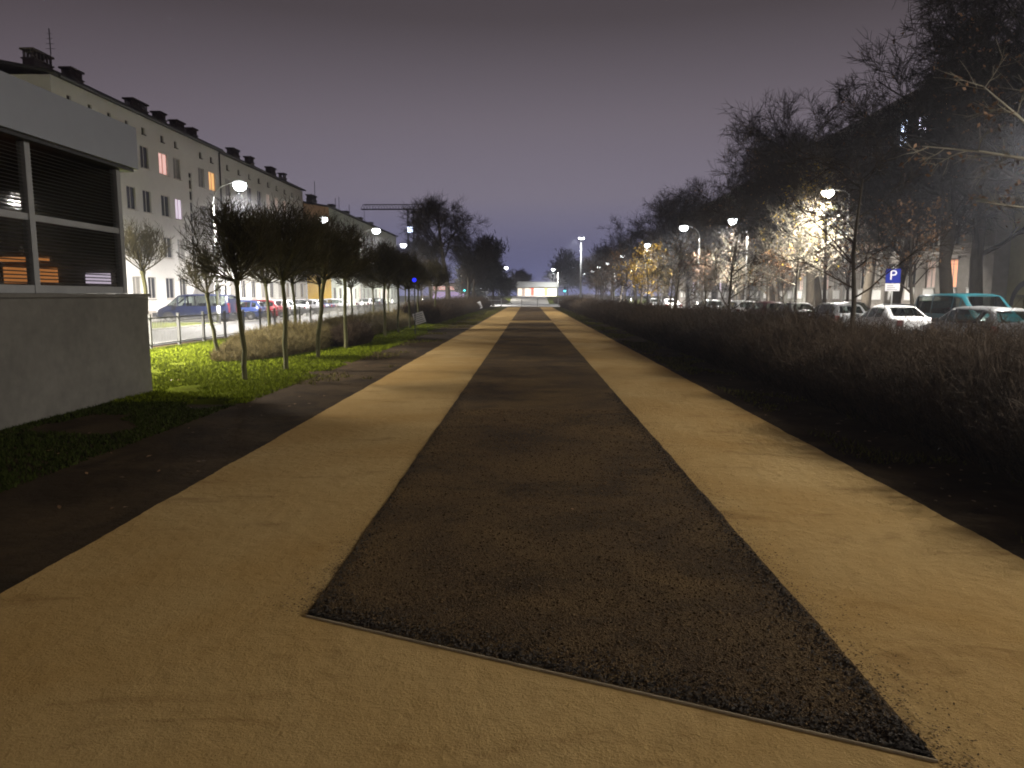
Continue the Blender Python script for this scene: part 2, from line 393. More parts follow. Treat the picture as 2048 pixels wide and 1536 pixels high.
class TreeKind:
    def __init__(s, name, segs, trunk_m, twig_m, leaf_pts=None, leaf_m=None, leaf_size=.05, cut=1):
        big = [q for q in segs if q[4] < cut]; fine = [q for q in segs if q[4] >= cut]
        s.trunk = seg_mesh('trunk', big, trunk_m, 8)
        mid = [q for q in fine if q[2] > .03]
        s.crown = seg_mesh('crown', fine, twig_m, 3)
        s.limbs = None; s.leaves = flakes('leaves', leaf_pts, leaf_size, leaf_m) if leaf_pts is not None and len(leaf_pts) else None
    def plant(s, name, label, loc, rz=0, sc=1., group=None, lean=(0, 0), cat='tree'):
        t = thing(name, label, cat, loc, rz, group); t.scale = (sc, sc, sc); t.rotation_euler = (lean[0], lean[1], rz)
        link_mesh('trunk', s.trunk, t); link_mesh('crown', s.crown, t)
        if s.leaves: link_mesh('leaves', s.leaves, t)
        return t

def big_tree(seed, H=20.5, leafy=0, dens=1., leaf_m=None, zmin=5.):
    random.seed(seed); out = []
    spec = [dict(n=7, wob=.06, up=.05, taper=.42, kids=int(13*dens), start=.26),
            dict(n=6, wob=.13, up=.07, taper=.3, kids=int(10*dens), start=.22, ang=(28, 62), len=(.42, .62), rad=.5, cone=True),
            dict(n=4, wob=.16, up=.05, taper=.35, kids=int(8*dens), start=.15, ang=(28, 65), len=(.34, .52), rad=.5),
            dict(n=3, wob=.2, up=.03, taper=.5, kids=int(8*dens), start=.1, ang=(25, 65), len=(.38, .6), rad=.55, rmin=.016),
            dict(n=2, wob=.2, up=.02, taper=.6, ang=(20, 60), len=(.45, .8), rad=.6, rmin=.013)]
    grow(out, Vector((0, 0, -.1)), Vector((random.gauss(0, .04), random.gauss(0, .04), 1)).normalized(), H*.62, .36, 0, spec)
    lp = None
    if leafy:
        tips = [s for s in out if s[4] >= 3 and s[1].z < H*.62]; k = rng.choice(len(tips), min(leafy, len(tips)), False)
        lp = np.array([tuple(tips[i][1]) for i in k]); lp = np.repeat(lp, 3, 0)+rng.normal(0, .09, (len(lp)*3, 3))
    return TreeKind('tree', out, M['bark'], M['dtwig'], lp, leaf_m or M['leaf'], .075)

def globe_tree(seed, H=2.15, Rr=.95, dens=1., lean=(0, 0)):
    random.seed(seed); out = []
    p = Vector((0, 0, -.05)); r = .062
    nseg = 6; d = Vector((lean[0], lean[1], 1)).normalized()
    for i in range(nseg):
        q = p + (d+Vector((random.gauss(0, .06), random.gauss(0, .06), 0))).normalized()*(H/nseg)
        out.append((p, q, r-.002*i, r-.002*(i+1), 0)); p = q
    out.append((p, p+Vector((0, 0, .08)), .052, .075, 0)); out.append((p+Vector((0, 0, .08)), p+Vector((0, 0, .17)), .075, .05, 0))
    spec = [None,
            dict(n=4, wob=.07, up=.07, taper=.45, kids=6, start=.2),
            dict(n=3, wob=.1, up=.09, taper=.5, kids=6, start=.15, ang=(12, 42), len=(.5, .75), rad=.62),
            dict(n=2, wob=.12, up=.09, taper=.6, kids=4, start=.1, ang=(12, 45), len=(.5, .8), rad=.7, rmin=.0062),
            dict(n=2, wob=.14, up=.08, taper=.7, ang=(12, 45), len=(.55, .9), rad=.8, rmin=.005)]
    for k in range(int(21*dens)):
        az = k*2.399+random.gauss(0, .2); el = R(random.uniform(8, 78)); L = Rr*(1.12-.25*abs(el-R(45)))*random.uniform(.75, 1.05)
        d = Vector((math.cos(az)*math.sin(el), math.sin(az)*math.sin(el), math.cos(el)))
        grow(out, p+Vector((0, 0, .1)), d, L, .024, 1, spec)
    c = Vector((p.x, p.y, p.z+.86)); keep = []
    for q in out:
        e = q[1]-c; k = math.sqrt((e.x/(Rr*1.0))**2+(e.y/(Rr*1.0))**2+(e.z/(Rr*1.0))**2)
        if q[4] < 2 or k < random.uniform(.86, 1.1): keep.append(q)
    return TreeKind('globe', keep, M['gbark'], M['otwig'])

def young_tree(seed, H=4.6, leafy=0, twig=None, leaf_m=None, dens=1., lsz=.05, r0=.07):
    random.seed(seed); out = []
    spec = [dict(n=8, wob=.04, up=.06, taper=.25, kids=int(15*dens), start=.3),
            dict(n=4, wob=.11, up=.05, taper=.35, kids=6, start=.25, ang=(40, 70), len=(.3, .48), rad=.5, cone=True),
            dict(n=3, wob=.14, up=.05, taper=.5, kids=5, start=.2, ang=(25, 60), len=(.35, .6), rad=.6, rmin=.008),
            dict(n=2, wob=.16, up=.04, taper=.6, ang=(25, 60), len=(.4, .7), rad=.7, rmin=.006)]
    grow(out, Vector((0, 0, -.05)), Vector((random.gauss(0, .03), random.gauss(0, .03), 1)).normalized(), H*.92, r0, 0, spec)
    lp = None
    if leafy:
        tips = [s for s in out if s[4] >= 2]; k = rng.choice(len(tips), min(leafy, len(tips)), False)
        lp = np.array([tuple(tips[i][1]) for i in k]); lp = np.repeat(lp, 2, 0)+rng.normal(0, .05, (len(lp)*2, 3))
    return TreeKind('young', out, M['bark'], twig or M['twig'], lp, leaf_m or M['leaf'], lsz)

# old trees beyond the right road
BIG = [big_tree(s, 20.5, lf) for s, lf in ((3, 260), (8, 0), (21, 200))]
big_spots = [(23.0, 31.5, 0, 1.06, 'huge bare old tree at the right picture edge beside the arched gate'),
             (22.2, 38.6, 2, .98, 'thick bare old tree right behind the turquoise van'),
             (22.4, 45.0, 1, 1.0, 'bare old tree with pale greenish trunk behind the parking sign'),
             (22.0, 57.0, 0, 1.03, 'bare old tree with low forked trunk behind the brightest right street lamp'),
             (22.3, 66.5, 2, .96, 'tall bare tree just past the forked one on the right pavement'),
             (22.0, 76.0, 1, .98, 'bare old tree standing level with the tall straight right lamp post'),
             (22.4, 88.0, 0, .93, 'dark bare tree on the right pavement behind the gooseneck lamp'),
             (22.2, 101., 2, .93, 'distant dark bare tree, second to last of the right pavement row'),
             (21.8, 116., 1, .9, 'farthest and lowest silhouette of the bare right pavement trees')]
for i, (x, y, k, sc, lab) in enumerate(big_spots):
    BIG[k].plant('old_tree', lab, (x, y, .1), i*2.1, sc, 'old bare trees lining the right pavement')
for i, (x, y, k, sc, lab) in enumerate([(17.0, 83.0, 1, .84, 'dark bare tree on the road side between the two gooseneck lamps'), (24.6, 61.5, 1, .98, 'bare tree pressed against the tenement wall right of the tall straight lamp'),
        (16.5, 112., 2, .86, 'bare tree on the road side near the end of the right street'), (17.4, 94.0, 0, .84, 'bare tree on the road side behind the gooseneck lamp'), (24.0, 52.0, 2, 1.0, 'bare tree pressed against the tenement wall left of the forked trunk'),
        (24.7, 40.2, 2, 1.02, 'bare tree pressed against the tenement corner behind the turquoise van'), (24.5, 71.5, 0, .96, 'bare tree pressed against the pale grey tenement wall'), (24.4, 81.5, 2, .95, 'bare tree pressed against the pale grey tenement near its far end'),
        (16.8, 134., 1, .8, 'low dark bare tree ending the right tree row')]):
    BIG[k].plant('old_tree', lab, (x, y, .1), i*1.37+.3, sc, 'old bare trees lining the right pavement')
# farther ones nearer the vanishing point
for i, (x, y, k, sc, lab) in enumerate([(15, 150, 0, .62, 'small bare tree with wispy top left of the right tree row'), (19, 165, 2, .72, 'thin bare tree in dim mist beyond the right tree row')]):
    BIG[k].plant('bare_tree', lab, (x, y, 0), i+.5, sc, 'far bare trees near the end of the park')
# big trees on the left near the end of the park
cen = TreeKind.__new__(TreeKind)
C1 = big_tree(33, 17, 0, 1.1)
C1.plant('bare_tree', 'tallest bare tree left of the path end, with widely spread upright limbs', (-9.8, 88, 0), .4, 1.02)
C1.plant('bare_tree', 'shorter bare tree leaning right beside the tallest left tree', (-8.3, 99, 0), 2.4, .76, lean=(0, .1))
C1.plant('bare_tree', 'low bare tree between the two leaning left trees and the evergreen', (-8.4, 108, 0), 4.4, .66)
C1.plant('bare_tree', 'bare tree half hidden left of the tallest left tree', (-13.2, 96, 0), 1.4, .7)

def cloud_tree(name, label, loc, H, W, m, n, twig_r, seed, base=.25):
    random.seed(seed); g_ = np.random.default_rng(seed)
    t = thing(name, label, 'tree', loc)
    MB().tube([(0, 0, -.1), (0, 0, H*.5), (.1, .1, H*.8)], [.22, .16, .05], 8).build('trunk', M['bark'], t, True)
    cl = g_.normal(size=(26, 3)); cl /= np.linalg.norm(cl, axis=1, keepdims=True); cl *= g_.uniform(.25, .85, (26, 1))
    k = g_.integers(0, 26, n); P = cl[k]+g_.normal(0, .17, (n, 3)); P *= np.array([W/2, W/2, H*(1-base)/2]); P[:, 2] += H*(1+base)/2
    D = P-np.array([0, 0, H*.35]); D /= np.linalg.norm(D, axis=1, keepdims=True); D += g_.normal(0, .45, (n, 3))
    L = g_.uniform(.25, .8, (n, 1))*W*.12
    link_mesh('crown', sticks('crown', P-D*L*.5, P+D*L*.5, np.full(n, twig_r), np.full(n, twig_r*.4), m), t)
    return t
cloud_tree('evergreen_tree', 'dense dark rounded evergreen right of the bare left trees', (-6.1, 122, 0), 11.0, 7.4, M['conifer'], 9000, .07, 5, .1)
cloud_tree('evergreen_tree', 'low dark evergreen tucked under the dense rounded one', (-9.5, 128, 0), 8.0, 8, M['conifer'], 6000, .07, 6, .1)
cloud_tree('misty_tree', 'pale misty tree just left of the far shop roof', (-2.6, 250, 1.5), 9, 10, M['mist'], 4000, .12, 9, .1)
cloud_tree('misty_tree', 'pale misty tree right of the far shop beside the tall mast', (13.5, 255, 1.5), 16, 16, M['mist'], 6000, .14, 10, .15)
cloud_tree('misty_tree', 'misty grey tree farthest to the right behind the far shop', (24, 240, 1.5), 17, 16, M['mist'], 6000, .14, 12, .15)

# pollarded globe trees on the left lawn
GL = [globe_tree(s, 2.15, r, dn) for s, r, dn in ((41, 1.16, 1.1), (42, 1.28, 1.3), (43, 1.2, 1.25), (44, 1.14, 1.1))]
SP = globe_tree(46, 1.9, .85, .5, (-.1, 0))
globe_spots = [(-6.39, 15.85, 0, 1.0, 'nearest globe tree, standing on bright grass in front of the bush', (0, -.02)),
    (-6.19, 18.0, 1, 1.02, 'second globe tree of the front row with a straight thick trunk', (0, .01)),
    (-6.45, 21.7, 2, 1.08, 'globe tree whose trunk leans left, third of the front row', (0, -.1)),
    (-6.55, 25.4, 3, 1.12, 'fourth globe tree of the front row with pale lower trunk', (0, -.02)),
    (-6.72, 33.3, 0, 1.1, 'fifth globe tree of the front row beside the bare patch', (0, .02)),
    (-6.66, 36.4, 2, 1.08, 'globe tree directly left of the white slanted notice board', (0, -.05)),
    (-6.9, 41.4, 1, 1.0, 'dark globe tree behind the white slanted notice board', (0, .02)),
    (-6.55, 49.8, 3, 1.12, 'front row globe tree at the start of the left hedge', (0, .04)),
    (-7.0, 45.6, 0, 1.02, 'globe tree between the notice board and the left hedge', (0, -.03)),
    (-9.9, 27.1, 3, 1.05, 'globe tree behind the bush, its trunk crossing the red car', (0, .01)),
    (-10.2, 31.0, 0, 1.08, 'back row globe tree close to the railing', (0, .03)),
    (-10.6, 36.5, 1, 1.1, 'back row globe tree in front of the yellow wall', (0, -.03)),
    (-10.3, 41.5, 2, 1.05, 'back row globe tree just right of the yellow wall', (0, .06)),
    (-10.2, 46.8, 3, 1.05, 'paler back row globe tree against the bright street', (0, -.02)),
    (-10.4, 53.0, 1, 1.05, 'back row globe tree over the middle of the long railing', (0, .03)),
    (-10.3, 60.0, 0, 1.05, 'back row globe tree next to the blue lit sign', (0, 0)),
    (-10.2, 68.0, 2, 1.05, 'last globe tree of the back row', (0, 0))]
SP.plant('globe_tree', 'sparse thin globe tree with leaning trunk beside the kiosk corner', (-9.14, 20.8, 0), 0, 1.0, 'pollarded globe trees on the left lawn')
for i, (x, y, k, sc, lab, ln) in enumerate(globe_spots):
    GL[k].plant('globe_tree', lab, (x, y, 0), i*1.7, sc, 'pollarded globe trees on the left lawn', ln)
SP.plant('globe_tree', 'sparse globe tree showing between the kiosk and the white facade', (-15.0, 27.8, 0), 2.0, 1.45, 'pollarded globe trees on the left lawn')

# young trees in the right hedge
YG = [young_tree(s, 4.6, lf) for s, lf in ((51, 0), (52, 60), (57, 40))]
for i, (x, y, k, sc, lab) in enumerate([(7.5, 16.8, 0, 1.08, 'nearest young tree rising from the right hedge, with dark spreading branches'),
        (7.4, 26.8, 1, 1.05, 'young tree in the right hedge beside the white hatchback'),
        (7.5, 37.0, 2, 1.0, 'young forked tree in the hedge between two right lamp posts'),
        (7.6, 46.7, 0, .98, 'young tree in the hedge just left of the gooseneck lamp'),
        (7.5, 57.0, 1, .98, 'slim young tree in the hedge below the yellow leafed tree'),
        (7.6, 67.0, 2, .95, 'sixth young tree along the right hedge'),
        (7.5, 78.0, 0, .95, 'last young tree along the right hedge')]):
    YG[k].plant('young_tree', lab, (x, y, 0), i*1.3+.4, sc, 'young trees growing out of the right hedge')
M['littwig'] = mat('lamplit_twig', (.2, .165, .12), .7, 3, .3)  # lighter twig copy, lamplight put into its colour
def reaching_tree():
    random.seed(61); out = []
    spec = [dict(n=8, wob=.04, up=.06, taper=.3, kids=9, start=.45),
            dict(n=4, wob=.11, up=.05, taper=.35, kids=6, start=.25, ang=(40, 70), len=(.3, .48), rad=.5, cone=True),
            dict(n=3, wob=.14, up=.05, taper=.5, kids=5, start=.2, ang=(25, 60), len=(.35, .6), rad=.6, rmin=.008),
            dict(n=2, wob=.16, up=.04, taper=.6, ang=(25, 60), len=(.4, .7), rad=.7, rmin=.006)]
    grow(out, Vector((0, 0, -.05)), Vector((0, 0, 1)), 6.6, .12, 0, spec)
    for pts, rr in (([(0, 0, 3.1), (-1.2, -.1, 4.0), (-2.2, -.2, 4.66), (-3.05, -.2, 5.35), (-3.5, -.15, 5.75)], [.07, .06, .05, .028, .012]),
                    ([(0, 0, 3.2), (-1.2, 0, 4.1), (-2.3, 0, 4.42), (-3.3, .05, 4.6), (-4.4, .1, 4.72)], [.06, .05, .042, .026, .01]), ([(0, 0, 2.7), (-1., .3, 3.2), (-2., .5, 3.6), (-3., .6, 3.75)], [.045, .035, .025, .01])):
        for a, b, r0, r1 in zip(pts, pts[1:], rr, rr[1:]):
            a, b = Vector(a), Vector(b); out.append((a, b, r0, r1, 1)); d = (b-a).normalized()
            for _ in range(4): grow(out, a.lerp(b, random.random()), rot_about(d, perp(d), R(random.uniform(35, 70))), random.uniform(.35, .75), .012, 2, spec)
    tips = [q for q in out if q[4] >= 2]; k = rng.choice(len(tips), 420, False)
    lp = np.array([tuple(tips[i][1]) for i in k]); lp = np.repeat(lp, 2, 0)+rng.normal(0, .05, (len(lp)*2, 3))
    return TreeKind('reaching', out, M['littwig'], M['littwig'], lp, M['leaf'], .05)
M['littwig'] = mat('lamplit_twig', (.24, .21, .15), .7, 3, .3)  # twig colour lightened further to look lamplit
reaching_tree().plant('young_tree', 'pale branched tree with brown leaves reaching in at the right edge', (11.9, 14.2, 0))
LT = young_tree(63, 9.5, 200, M['littwig'], M['yleaf'], 2.6, .09, .14)
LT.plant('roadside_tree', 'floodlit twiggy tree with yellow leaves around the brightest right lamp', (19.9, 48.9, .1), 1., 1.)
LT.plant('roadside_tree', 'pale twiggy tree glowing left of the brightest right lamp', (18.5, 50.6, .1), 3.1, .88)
OT = young_tree(65, 5.0, 280, M['twig'], M['leaf'], 1.6, .08, .09)
for x, y, sc, lab in ((18.8, 53.5, 1., 'small tree with orange brown leaves behind the dark parked cars'), (19.2, 36.5, 1.25, 'small brown leafed tree between the parking sign and turquoise van'), (20.5, 47.0, 1.3, 'small brown leafed tree right of the brightest right lamp'), (18.2, 74, 1.2, 'small brown leafed tree below the tall straight right lamp')):
    OT.plant('leafy_tree', lab, (x, y, .1), x, sc, 'small brown leafed trees by the right road')
YT = young_tree(67, 6.5, 900, M['twig'], M['yleaf'], 1.6, .13, .1)
YT.plant('leafy_tree', 'small tree with bright yellow leaves left of the gooseneck lamp', (10.7, 70, 0), 0, .95)
BT = young_tree(68, 6.5, 160, M['twig'], M['leaf'], 1.8, .07, .1)
for i, (x, y, sc, lab) in enumerate([(11.6, 58, 1.0, 'brownish thicket tree beyond the right hedge near the gooseneck lamp'), (10.4, 80, 1.05, 'brownish thicket tree beside the farther gooseneck lamp'), (10.2, 86, 1.05, 'brownish thicket tree under the yellow leafed one'), (10.0, 98, 1.05, 'brownish thicket tree close to the end of the right hedge'), (10.0, 110, 1.05, 'last brownish thicket tree before the cross street')]):
    BT.plant('thicket_tree', lab, (x, y, 0), i*1.9, sc, 'thicket trees along the right road')
PT = young_tree(70, 5.6, 90, M['littwig'], M['leaf'], 2.0, .07, .08)
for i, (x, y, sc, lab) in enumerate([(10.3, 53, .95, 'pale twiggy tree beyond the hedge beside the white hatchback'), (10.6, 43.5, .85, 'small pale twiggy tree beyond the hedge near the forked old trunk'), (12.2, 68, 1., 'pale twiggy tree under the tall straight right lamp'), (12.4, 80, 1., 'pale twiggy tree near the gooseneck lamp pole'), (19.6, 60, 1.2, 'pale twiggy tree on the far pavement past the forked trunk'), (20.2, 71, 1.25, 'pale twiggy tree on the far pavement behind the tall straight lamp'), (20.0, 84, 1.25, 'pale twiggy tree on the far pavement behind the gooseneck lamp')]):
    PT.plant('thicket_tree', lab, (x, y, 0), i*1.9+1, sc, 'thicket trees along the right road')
for i, (x, y, sc, lab) in enumerate([(-10.4, 78, .8, 'brownish small tree behind the left hedge by the railing end'), (-10.0, 106, .95, 'brownish small tree left of the dark evergreen')]):
    BT.plant('thicket_tree', lab, (x, y, 0), i*1.9+4, sc)

# hedges and bushes: thousands of upright bare stems each
def bush(name, label, x0, x1, y0, y1, H, n, m, cat='hedge', r=.006, pw=1., round_=.5, segs=3, group=None, leafm=None, ell=False):
    W = x1-x0; cx = (x0+x1)/2; cy = (y0+y1)/2
    u = rng.uniform(-1, 1, n); v = rng.power(pw, n)
    if ell:
        a = rng.uniform(0, 6.28, n); q = np.sqrt(rng.random(n)); u = np.cos(a)*q; v = .5+.5*np.sin(a)*q
    y = y0+v*(y1-y0); wav = 1+.08*np.sin(y*1.9+x0+u*2)+.08*np.sin(y*.73+1-u)+.07*np.sin(y*4.3+u*3)+.05*np.sin(y*9.1+u*7)
    x = cx+u*W/2*.86
    edge = np.abs(u)
    if ell: edge = np.sqrt(u**2+(2*v-1)**2)
    h = H*wav*(1-round_*edge**3)*rng.uniform(.72, 1.06, n)
    far = 1+.035*np.maximum(0, y-8)
    base = np.c_[x-cx, y-cy, np.zeros(n)]
    D = np.c_[u*.5*edge+rng.normal(0, .2, n), rng.normal(0, .2, n), np.ones(n)]
    if ell: D[:, 1] += (2*v-1)*.5*edge
    P0, P1, R0, R1 = [], [], [], []
    p = base; L = h/segs
    for k in range(segs):
        d_ = D+rng.normal(0, .24, (n, 3)); d_[:, 2] = np.abs(d_[:, 2]); q = p+d_/np.linalg.norm(d_, axis=1, keepdims=True)*L[:, None]
        P0.append(p); P1.append(q); R0.append(r*far*(1-.22*k)); R1.append(r*far*(1-.22*(k+1)))
        if k:
            for _ in range(2):
                s_ = p+(q-p)*rng.random((n, 1)); t_ = d_+rng.normal(0, .75, (n, 3)); t_[:, 2] = np.abs(t_[:, 2])*.8
                P0.append(s_); P1.append(s_+t_/np.linalg.norm(t_, axis=1, keepdims=True)*L[:, None]*rng.uniform(.35, .8, (n, 1)))
                R0.append(r*far*.6); R1.append(r*far*.3)
        p = q
    me = sticks(name, np.concatenate(P0), np.concatenate(P1), np.concatenate(R0), np.concatenate(R1), m)
    t = link_mesh(name, me, None, (cx, cy, 0)); tag(t, label, cat, group)
    if leafm:
        i = rng.choice(n, n//6, False); link_mesh('leaves', flakes('leaves', p[i]-np.c_[np.zeros((len(i), 2)), rng.uniform(0, H*.5, len(i))], .014, leafm), t)
    return t
M['gleaf'] = mat('glossy_leaf', (.1, .085, .055), .22, spec=.8, island=.5)
bush('hedge', 'long bare brown hedge running along the right side of the sand path', 4.75, 8.3, 3.2, 26, 1.42, 30000, M['btwig'], pw=.85, r=.005, leafm=M['gleaf']).name = 'hedge'
bush('hedge', 'far stretch of bare brown hedge right of the path, beyond the forked young tree', 4.75, 8.1, 26, 112, 1.38, 26000, M['btwig'], pw=.8, r=.006)
bush('hedge', 'dark bare hedge along the left side of the path near its far end', -9.2, -5.9, 47, 112, 1.45, 17000, M['btwig'], pw=.85, r=.006)
bg = 'low brown bushes under the globe trees'
bush('shrub', 'long low brown bush under the nearest globe trees', -10.2, -7.0, 20.0, 30.4, .85, 10000, M['bush'], 'bush', ell=True, round_=.7, group=bg)
bush('shrub', 'low olive bush under the fifth globe tree by the railing', -10.6, -7.2, 32.5, 46.5, .85, 9000, M['bush'], 'bush', round_=.75, group=bg)
bush('shrub', 'small dark bush right of the fourth globe tree', -7.6, -6.2, 25.9, 29.2, .8, 3500, M['btwig'], 'bush', ell=True, group=bg)
bush('shrub', 'dark bush clump at the far left end behind the cross street', -22, -3.8, 151.5, 155, 1.9, 3500, M['btwig'], 'bush', r=.008)
bush('shrub', 'dark bush clump at the far right end behind the cross street', 4.4, 22, 151.5, 155, 1.9, 3500, M['btwig'], 'bush', r=.008)

# ------------------------------------------------------------------ street lamps
def spot(parent, loc, power, size=174, col=(1., .93, .82), tilt=(0, 0), rad=.16):
    L = bpy.data.lights.new('lamp_light', 'SPOT'); L.energy = power; L.color = col; L.spot_size = R(size); L.spot_blend = 1.; L.shadow_soft_size = rad
    o = bpy.data.objects.new('lamp_light', L); COL.objects.link(o); o.parent = parent; o.location = loc; o.rotation_euler = (tilt[0], tilt[1], 0)
    return o
PW = 38000; PL = 55000
def lamp(label, hx, hy, arm, z=8.9, power=PW, gooseneck=True, tilt=0., lens='lamp', group=None, col=(1., .95, .88), rad=.45, cone=174):
    """hx,hy is where the lit head hangs; arm > 0: the pole stands to the left"""
    t = thing('street_lamp', label, 'street lamp', (hx-arm, hy, 0), 0, group); s = 1 if arm > 0 else -1; A = abs(arm)
    zt = z-(1.15 if gooseneck else .25)
    MB().tube([(0, 0, 0), (0, 0, 1.2)], [.12, .115], 10).tube([(0, 0, 1.2), (0, 0, zt)], [.085, .05], 10).build('pole', M['galv'], t, True)
    if gooseneck:
        pts = [(s*(A-.1)*(1-math.cos(q)) , 0, zt+1.15*math.sin(q)) for q in [i*math.pi/16 for i in range(9)]]
    else: pts = [(0, 0, zt-.05), (s*.25*A, 0, z-.05), (s*(A-.2), 0, z+.05)]
    MB().tube(pts, .042, 8).build('arm', M['galv'], t, True)
    h = MB(); x0, x1 = s*(A-.25), s*(A+.5)
    h.prism([(x0, z-.04), (x0, z+.06), ((x0+x1)/2, z+.13), (x1, z+.05), (x1, z-.04)], -.16, .16).build('housing', M['steel'], t)
    g_ = MB(); pr = [(0, .0), (.5, -.02), (.85, -.08), (1., -.15)]
    rings = []
    c0 = (s*(A+.14), 0, z-.045)
    for k, (rr, dz) in enumerate([(.38, 0), (.4, -.16), (.33, -.34), (.16, -.46)]):
        rings.append([(c0[0]+rr*1.05*math.cos(a), .85*rr*math.sin(a), c0[2]+dz) for a in [i*math.pi/6 for i in range(12)]])
    for k in range(3):
        for i in range(12): g_.poly([rings[k][i], rings[k][(i+1) % 12], rings[k+1][(i+1) % 12], rings[k+1][i]])
    g_.poly(rings[3]); lo = g_.build('lens', M[lens], t, True); lo.visible_shadow = True
    if power: spot(t, (c0[0], 0, z-.56), power, cone, tilt=(0, tilt), col=col, rad=rad)
    return t
lg, rg = 'street lamps along the left road', 'street lamps along the right road'
lamp('street lamp standing behind the camera on the left road', -18.3, -16, 1.6, group=lg, power=PL*.25)
lamp('street lamp left of the kiosk on the left road', -18.3, 4.5, 1.6, group=lg, power=PL*.25)
lamp('street lamp hidden behind the concrete kiosk', -18.3, 19.5, 1.6, group=lg, power=PL*2.5, rad=.8, cone=143)
lamp('curved grey street lamp in front of the blue van, brightest on the left', -18.3, 45.6, 1.6, group=lg, power=PL)
lamp('curved street lamp above the globe trees before the tan gable wall', -18.9, 66, 1.6, group=lg, power=PL)
lamp('lit street lamp in front of the pale mint facade', -16.5, 77.5, 1.6, power=PL*.6, group=lg)
lamp('lit street lamp between the mint facade and the tallest bare tree', -17.5, 100, 1.6, power=PL*.6, group=lg)
lamp('tiny lit street lamp behind the tall bare left tree', -16.8, 124, 1.6, power=PL*.6, group=lg)
lamp('street lamp standing behind the camera on the right road', 19.5, -18, -1.3, gooseneck=False, group=rg, tilt=.2, power=PW*.45)
lamp('street lamp on the right road level with the camera', 17.2, 6.2, -1.3, gooseneck=False, group=rg, tilt=.2, power=PW*.56, rad=.4)
lamp('street lamp just outside the right picture edge by the dark car', 19.5, 27, -1.3, gooseneck=False, group=rg, tilt=.25, power=PW*.42)
lamp('brightest right street lamp, shining through twigs and yellow leaves', 20.2, 49.8, -1.3, gooseneck=False, lens='lampw', group=rg, tilt=.25, power=PW*1.05)
lamp('tall straight street lamp on a pale post behind the white hatchback', 19.0, 68.2, -1.3, gooseneck=False, group=rg, tilt=.2, power=PW)
lamp('lit street lamp left of the tall straight right one', 15.95, 75, -1.5, group=rg, power=PW*.8, tilt=.1)
lamp('gooseneck lamp with white bent pole beyond the right hedge', 16.5, 101, -2.0, group=rg, power=PW*.8, tilt=.1)
lamp('small street lamp peeking over the brown thicket right of the path end', 16.6, 128, -1.5, group=rg, power=PW*1.3, tilt=.1)
lamp('smallest right street lamp in the thicket near the traffic signal', 17.1, 157.7, -1.5, power=PW*1.2, group=rg)
lamp('white street lamp standing right of the far shop', 6.6, 196, -1.2, power=PW*1.2, gooseneck=False)
lamp('small lamp over the cross street in front of the dense evergreen', -6.7, 132, 1.4, z=7., power=PL*.5)
lamp('tiny lamp right of the dense evergreen over the far bank', -5.4, 165, 1.4, z=8.2, power=PL*.12)
for i, (x, y, z) in enumerate([(17.5, 182, 8.9), (18.5, 212, 8.9), (18.5, 240, 8.9), (18.5, 268, 8.9)]):
    lamp(['lit lamp above the mist, first in the far right chain of lights', 'second pinpoint lamp in the far right chain of lights', 'third pinpoint lamp in the far right chain of lights', 'last pinpoint lamp in the far right chain of lights'][i], x, y, -1.5, z, 0, group='far chain of lamps on the right')
# tall mast
t = thing('light_mast', 'tall white floodlight mast standing alone right of the far shop', 'light mast', (10.7, 150, 0))
MB().tube([(0, 0, 0), (0, 0, 6), (0, 0, 13.2)], [.22, .2, .14], 10).build('pole', M['galv'], t, True)
MB().box((-.5, -.25, 13.1), (.5, .25, 13.25)).build('bracket', M['steel'], t)
for s in (-1, 1): MB().prism([(s*.08, 13.27), (s*.55, 13.32), (s*.55, 13.62), (s*.08, 13.55)], -.2, .2).build('floodlight', M['lamp'], t)
# bare spot beside the mast head, without a fitting, brightens the pole
spot(t, (-1.4, -1.0, 13.3), 9000, 150, (.95, .97, 1.))

# ------------------------------------------------------------------ buildings
class Facade:
    def __init__(s, O, U, N): s.O = Vector(O); s.U = Vector(U); s.N = Vector(N)
    def P(s, u, z, d=0.): return tuple(s.O + s.U*u + s.N*d + Vector((0, 0, z)))
    def rot(s): return math.atan2(s.U.y, s.U.x)
    def wall(s, mb, W, H, openings, depth=.16, z0=0.):
        us = sorted({0., W, *[o[0] for o in openings], *[o[1] for o in openings]}); zs = sorted({z0, H, *[o[2] for o in openings], *[o[3] for o in openings]})
        for j in range(len(zs)-1):
            run = None
            for i in range(len(us)-1):
                cu, cz = (us[i]+us[i+1])/2, (zs[j]+zs[j+1])/2
                hole = any(o[0] < cu < o[1] and o[2] < cz < o[3] for o in openings)
                if hole:
                    if run is not None: mb.poly([s.P(run, zs[j]), s.P(us[i], zs[j]), s.P(us[i], zs[j+1]), s.P(run, zs[j+1])]); run = None
                elif run is None: run = us[i]
            if run is not None: mb.poly([s.P(run, zs[j]), s.P(W, zs[j]), s.P(W, zs[j+1]), s.P(run, zs[j+1])])
        for a, b, c, d in openings:
            q = [(a, c), (b, c), (b, d), (a, d)]
            for i in range(4):
                (u0, w0), (u1, w1) = q[i], q[(i+1) % 4]
                mb.poly([s.P(u0, w0), s.P(u1, w1), s.P(u1, w1, -depth), s.P(u0, w0, -depth)])
    def slab(s, mb, u0, u1, z0, z1, d0, d1):
        n = len(mb.v)
        for d in (d0, d1):
            for u, z in ((u0, z0), (u1, z0), (u1, z1), (u0, z1)): mb.v.append(s.P(u, z, d))
        mb.f += [tuple(n+i for i in q) for q in ((0, 1, 2, 3), (7, 6, 5, 4), (0, 4, 5, 1), (1, 5, 6, 2), (2, 6, 7, 3), (3, 7, 4, 0))]

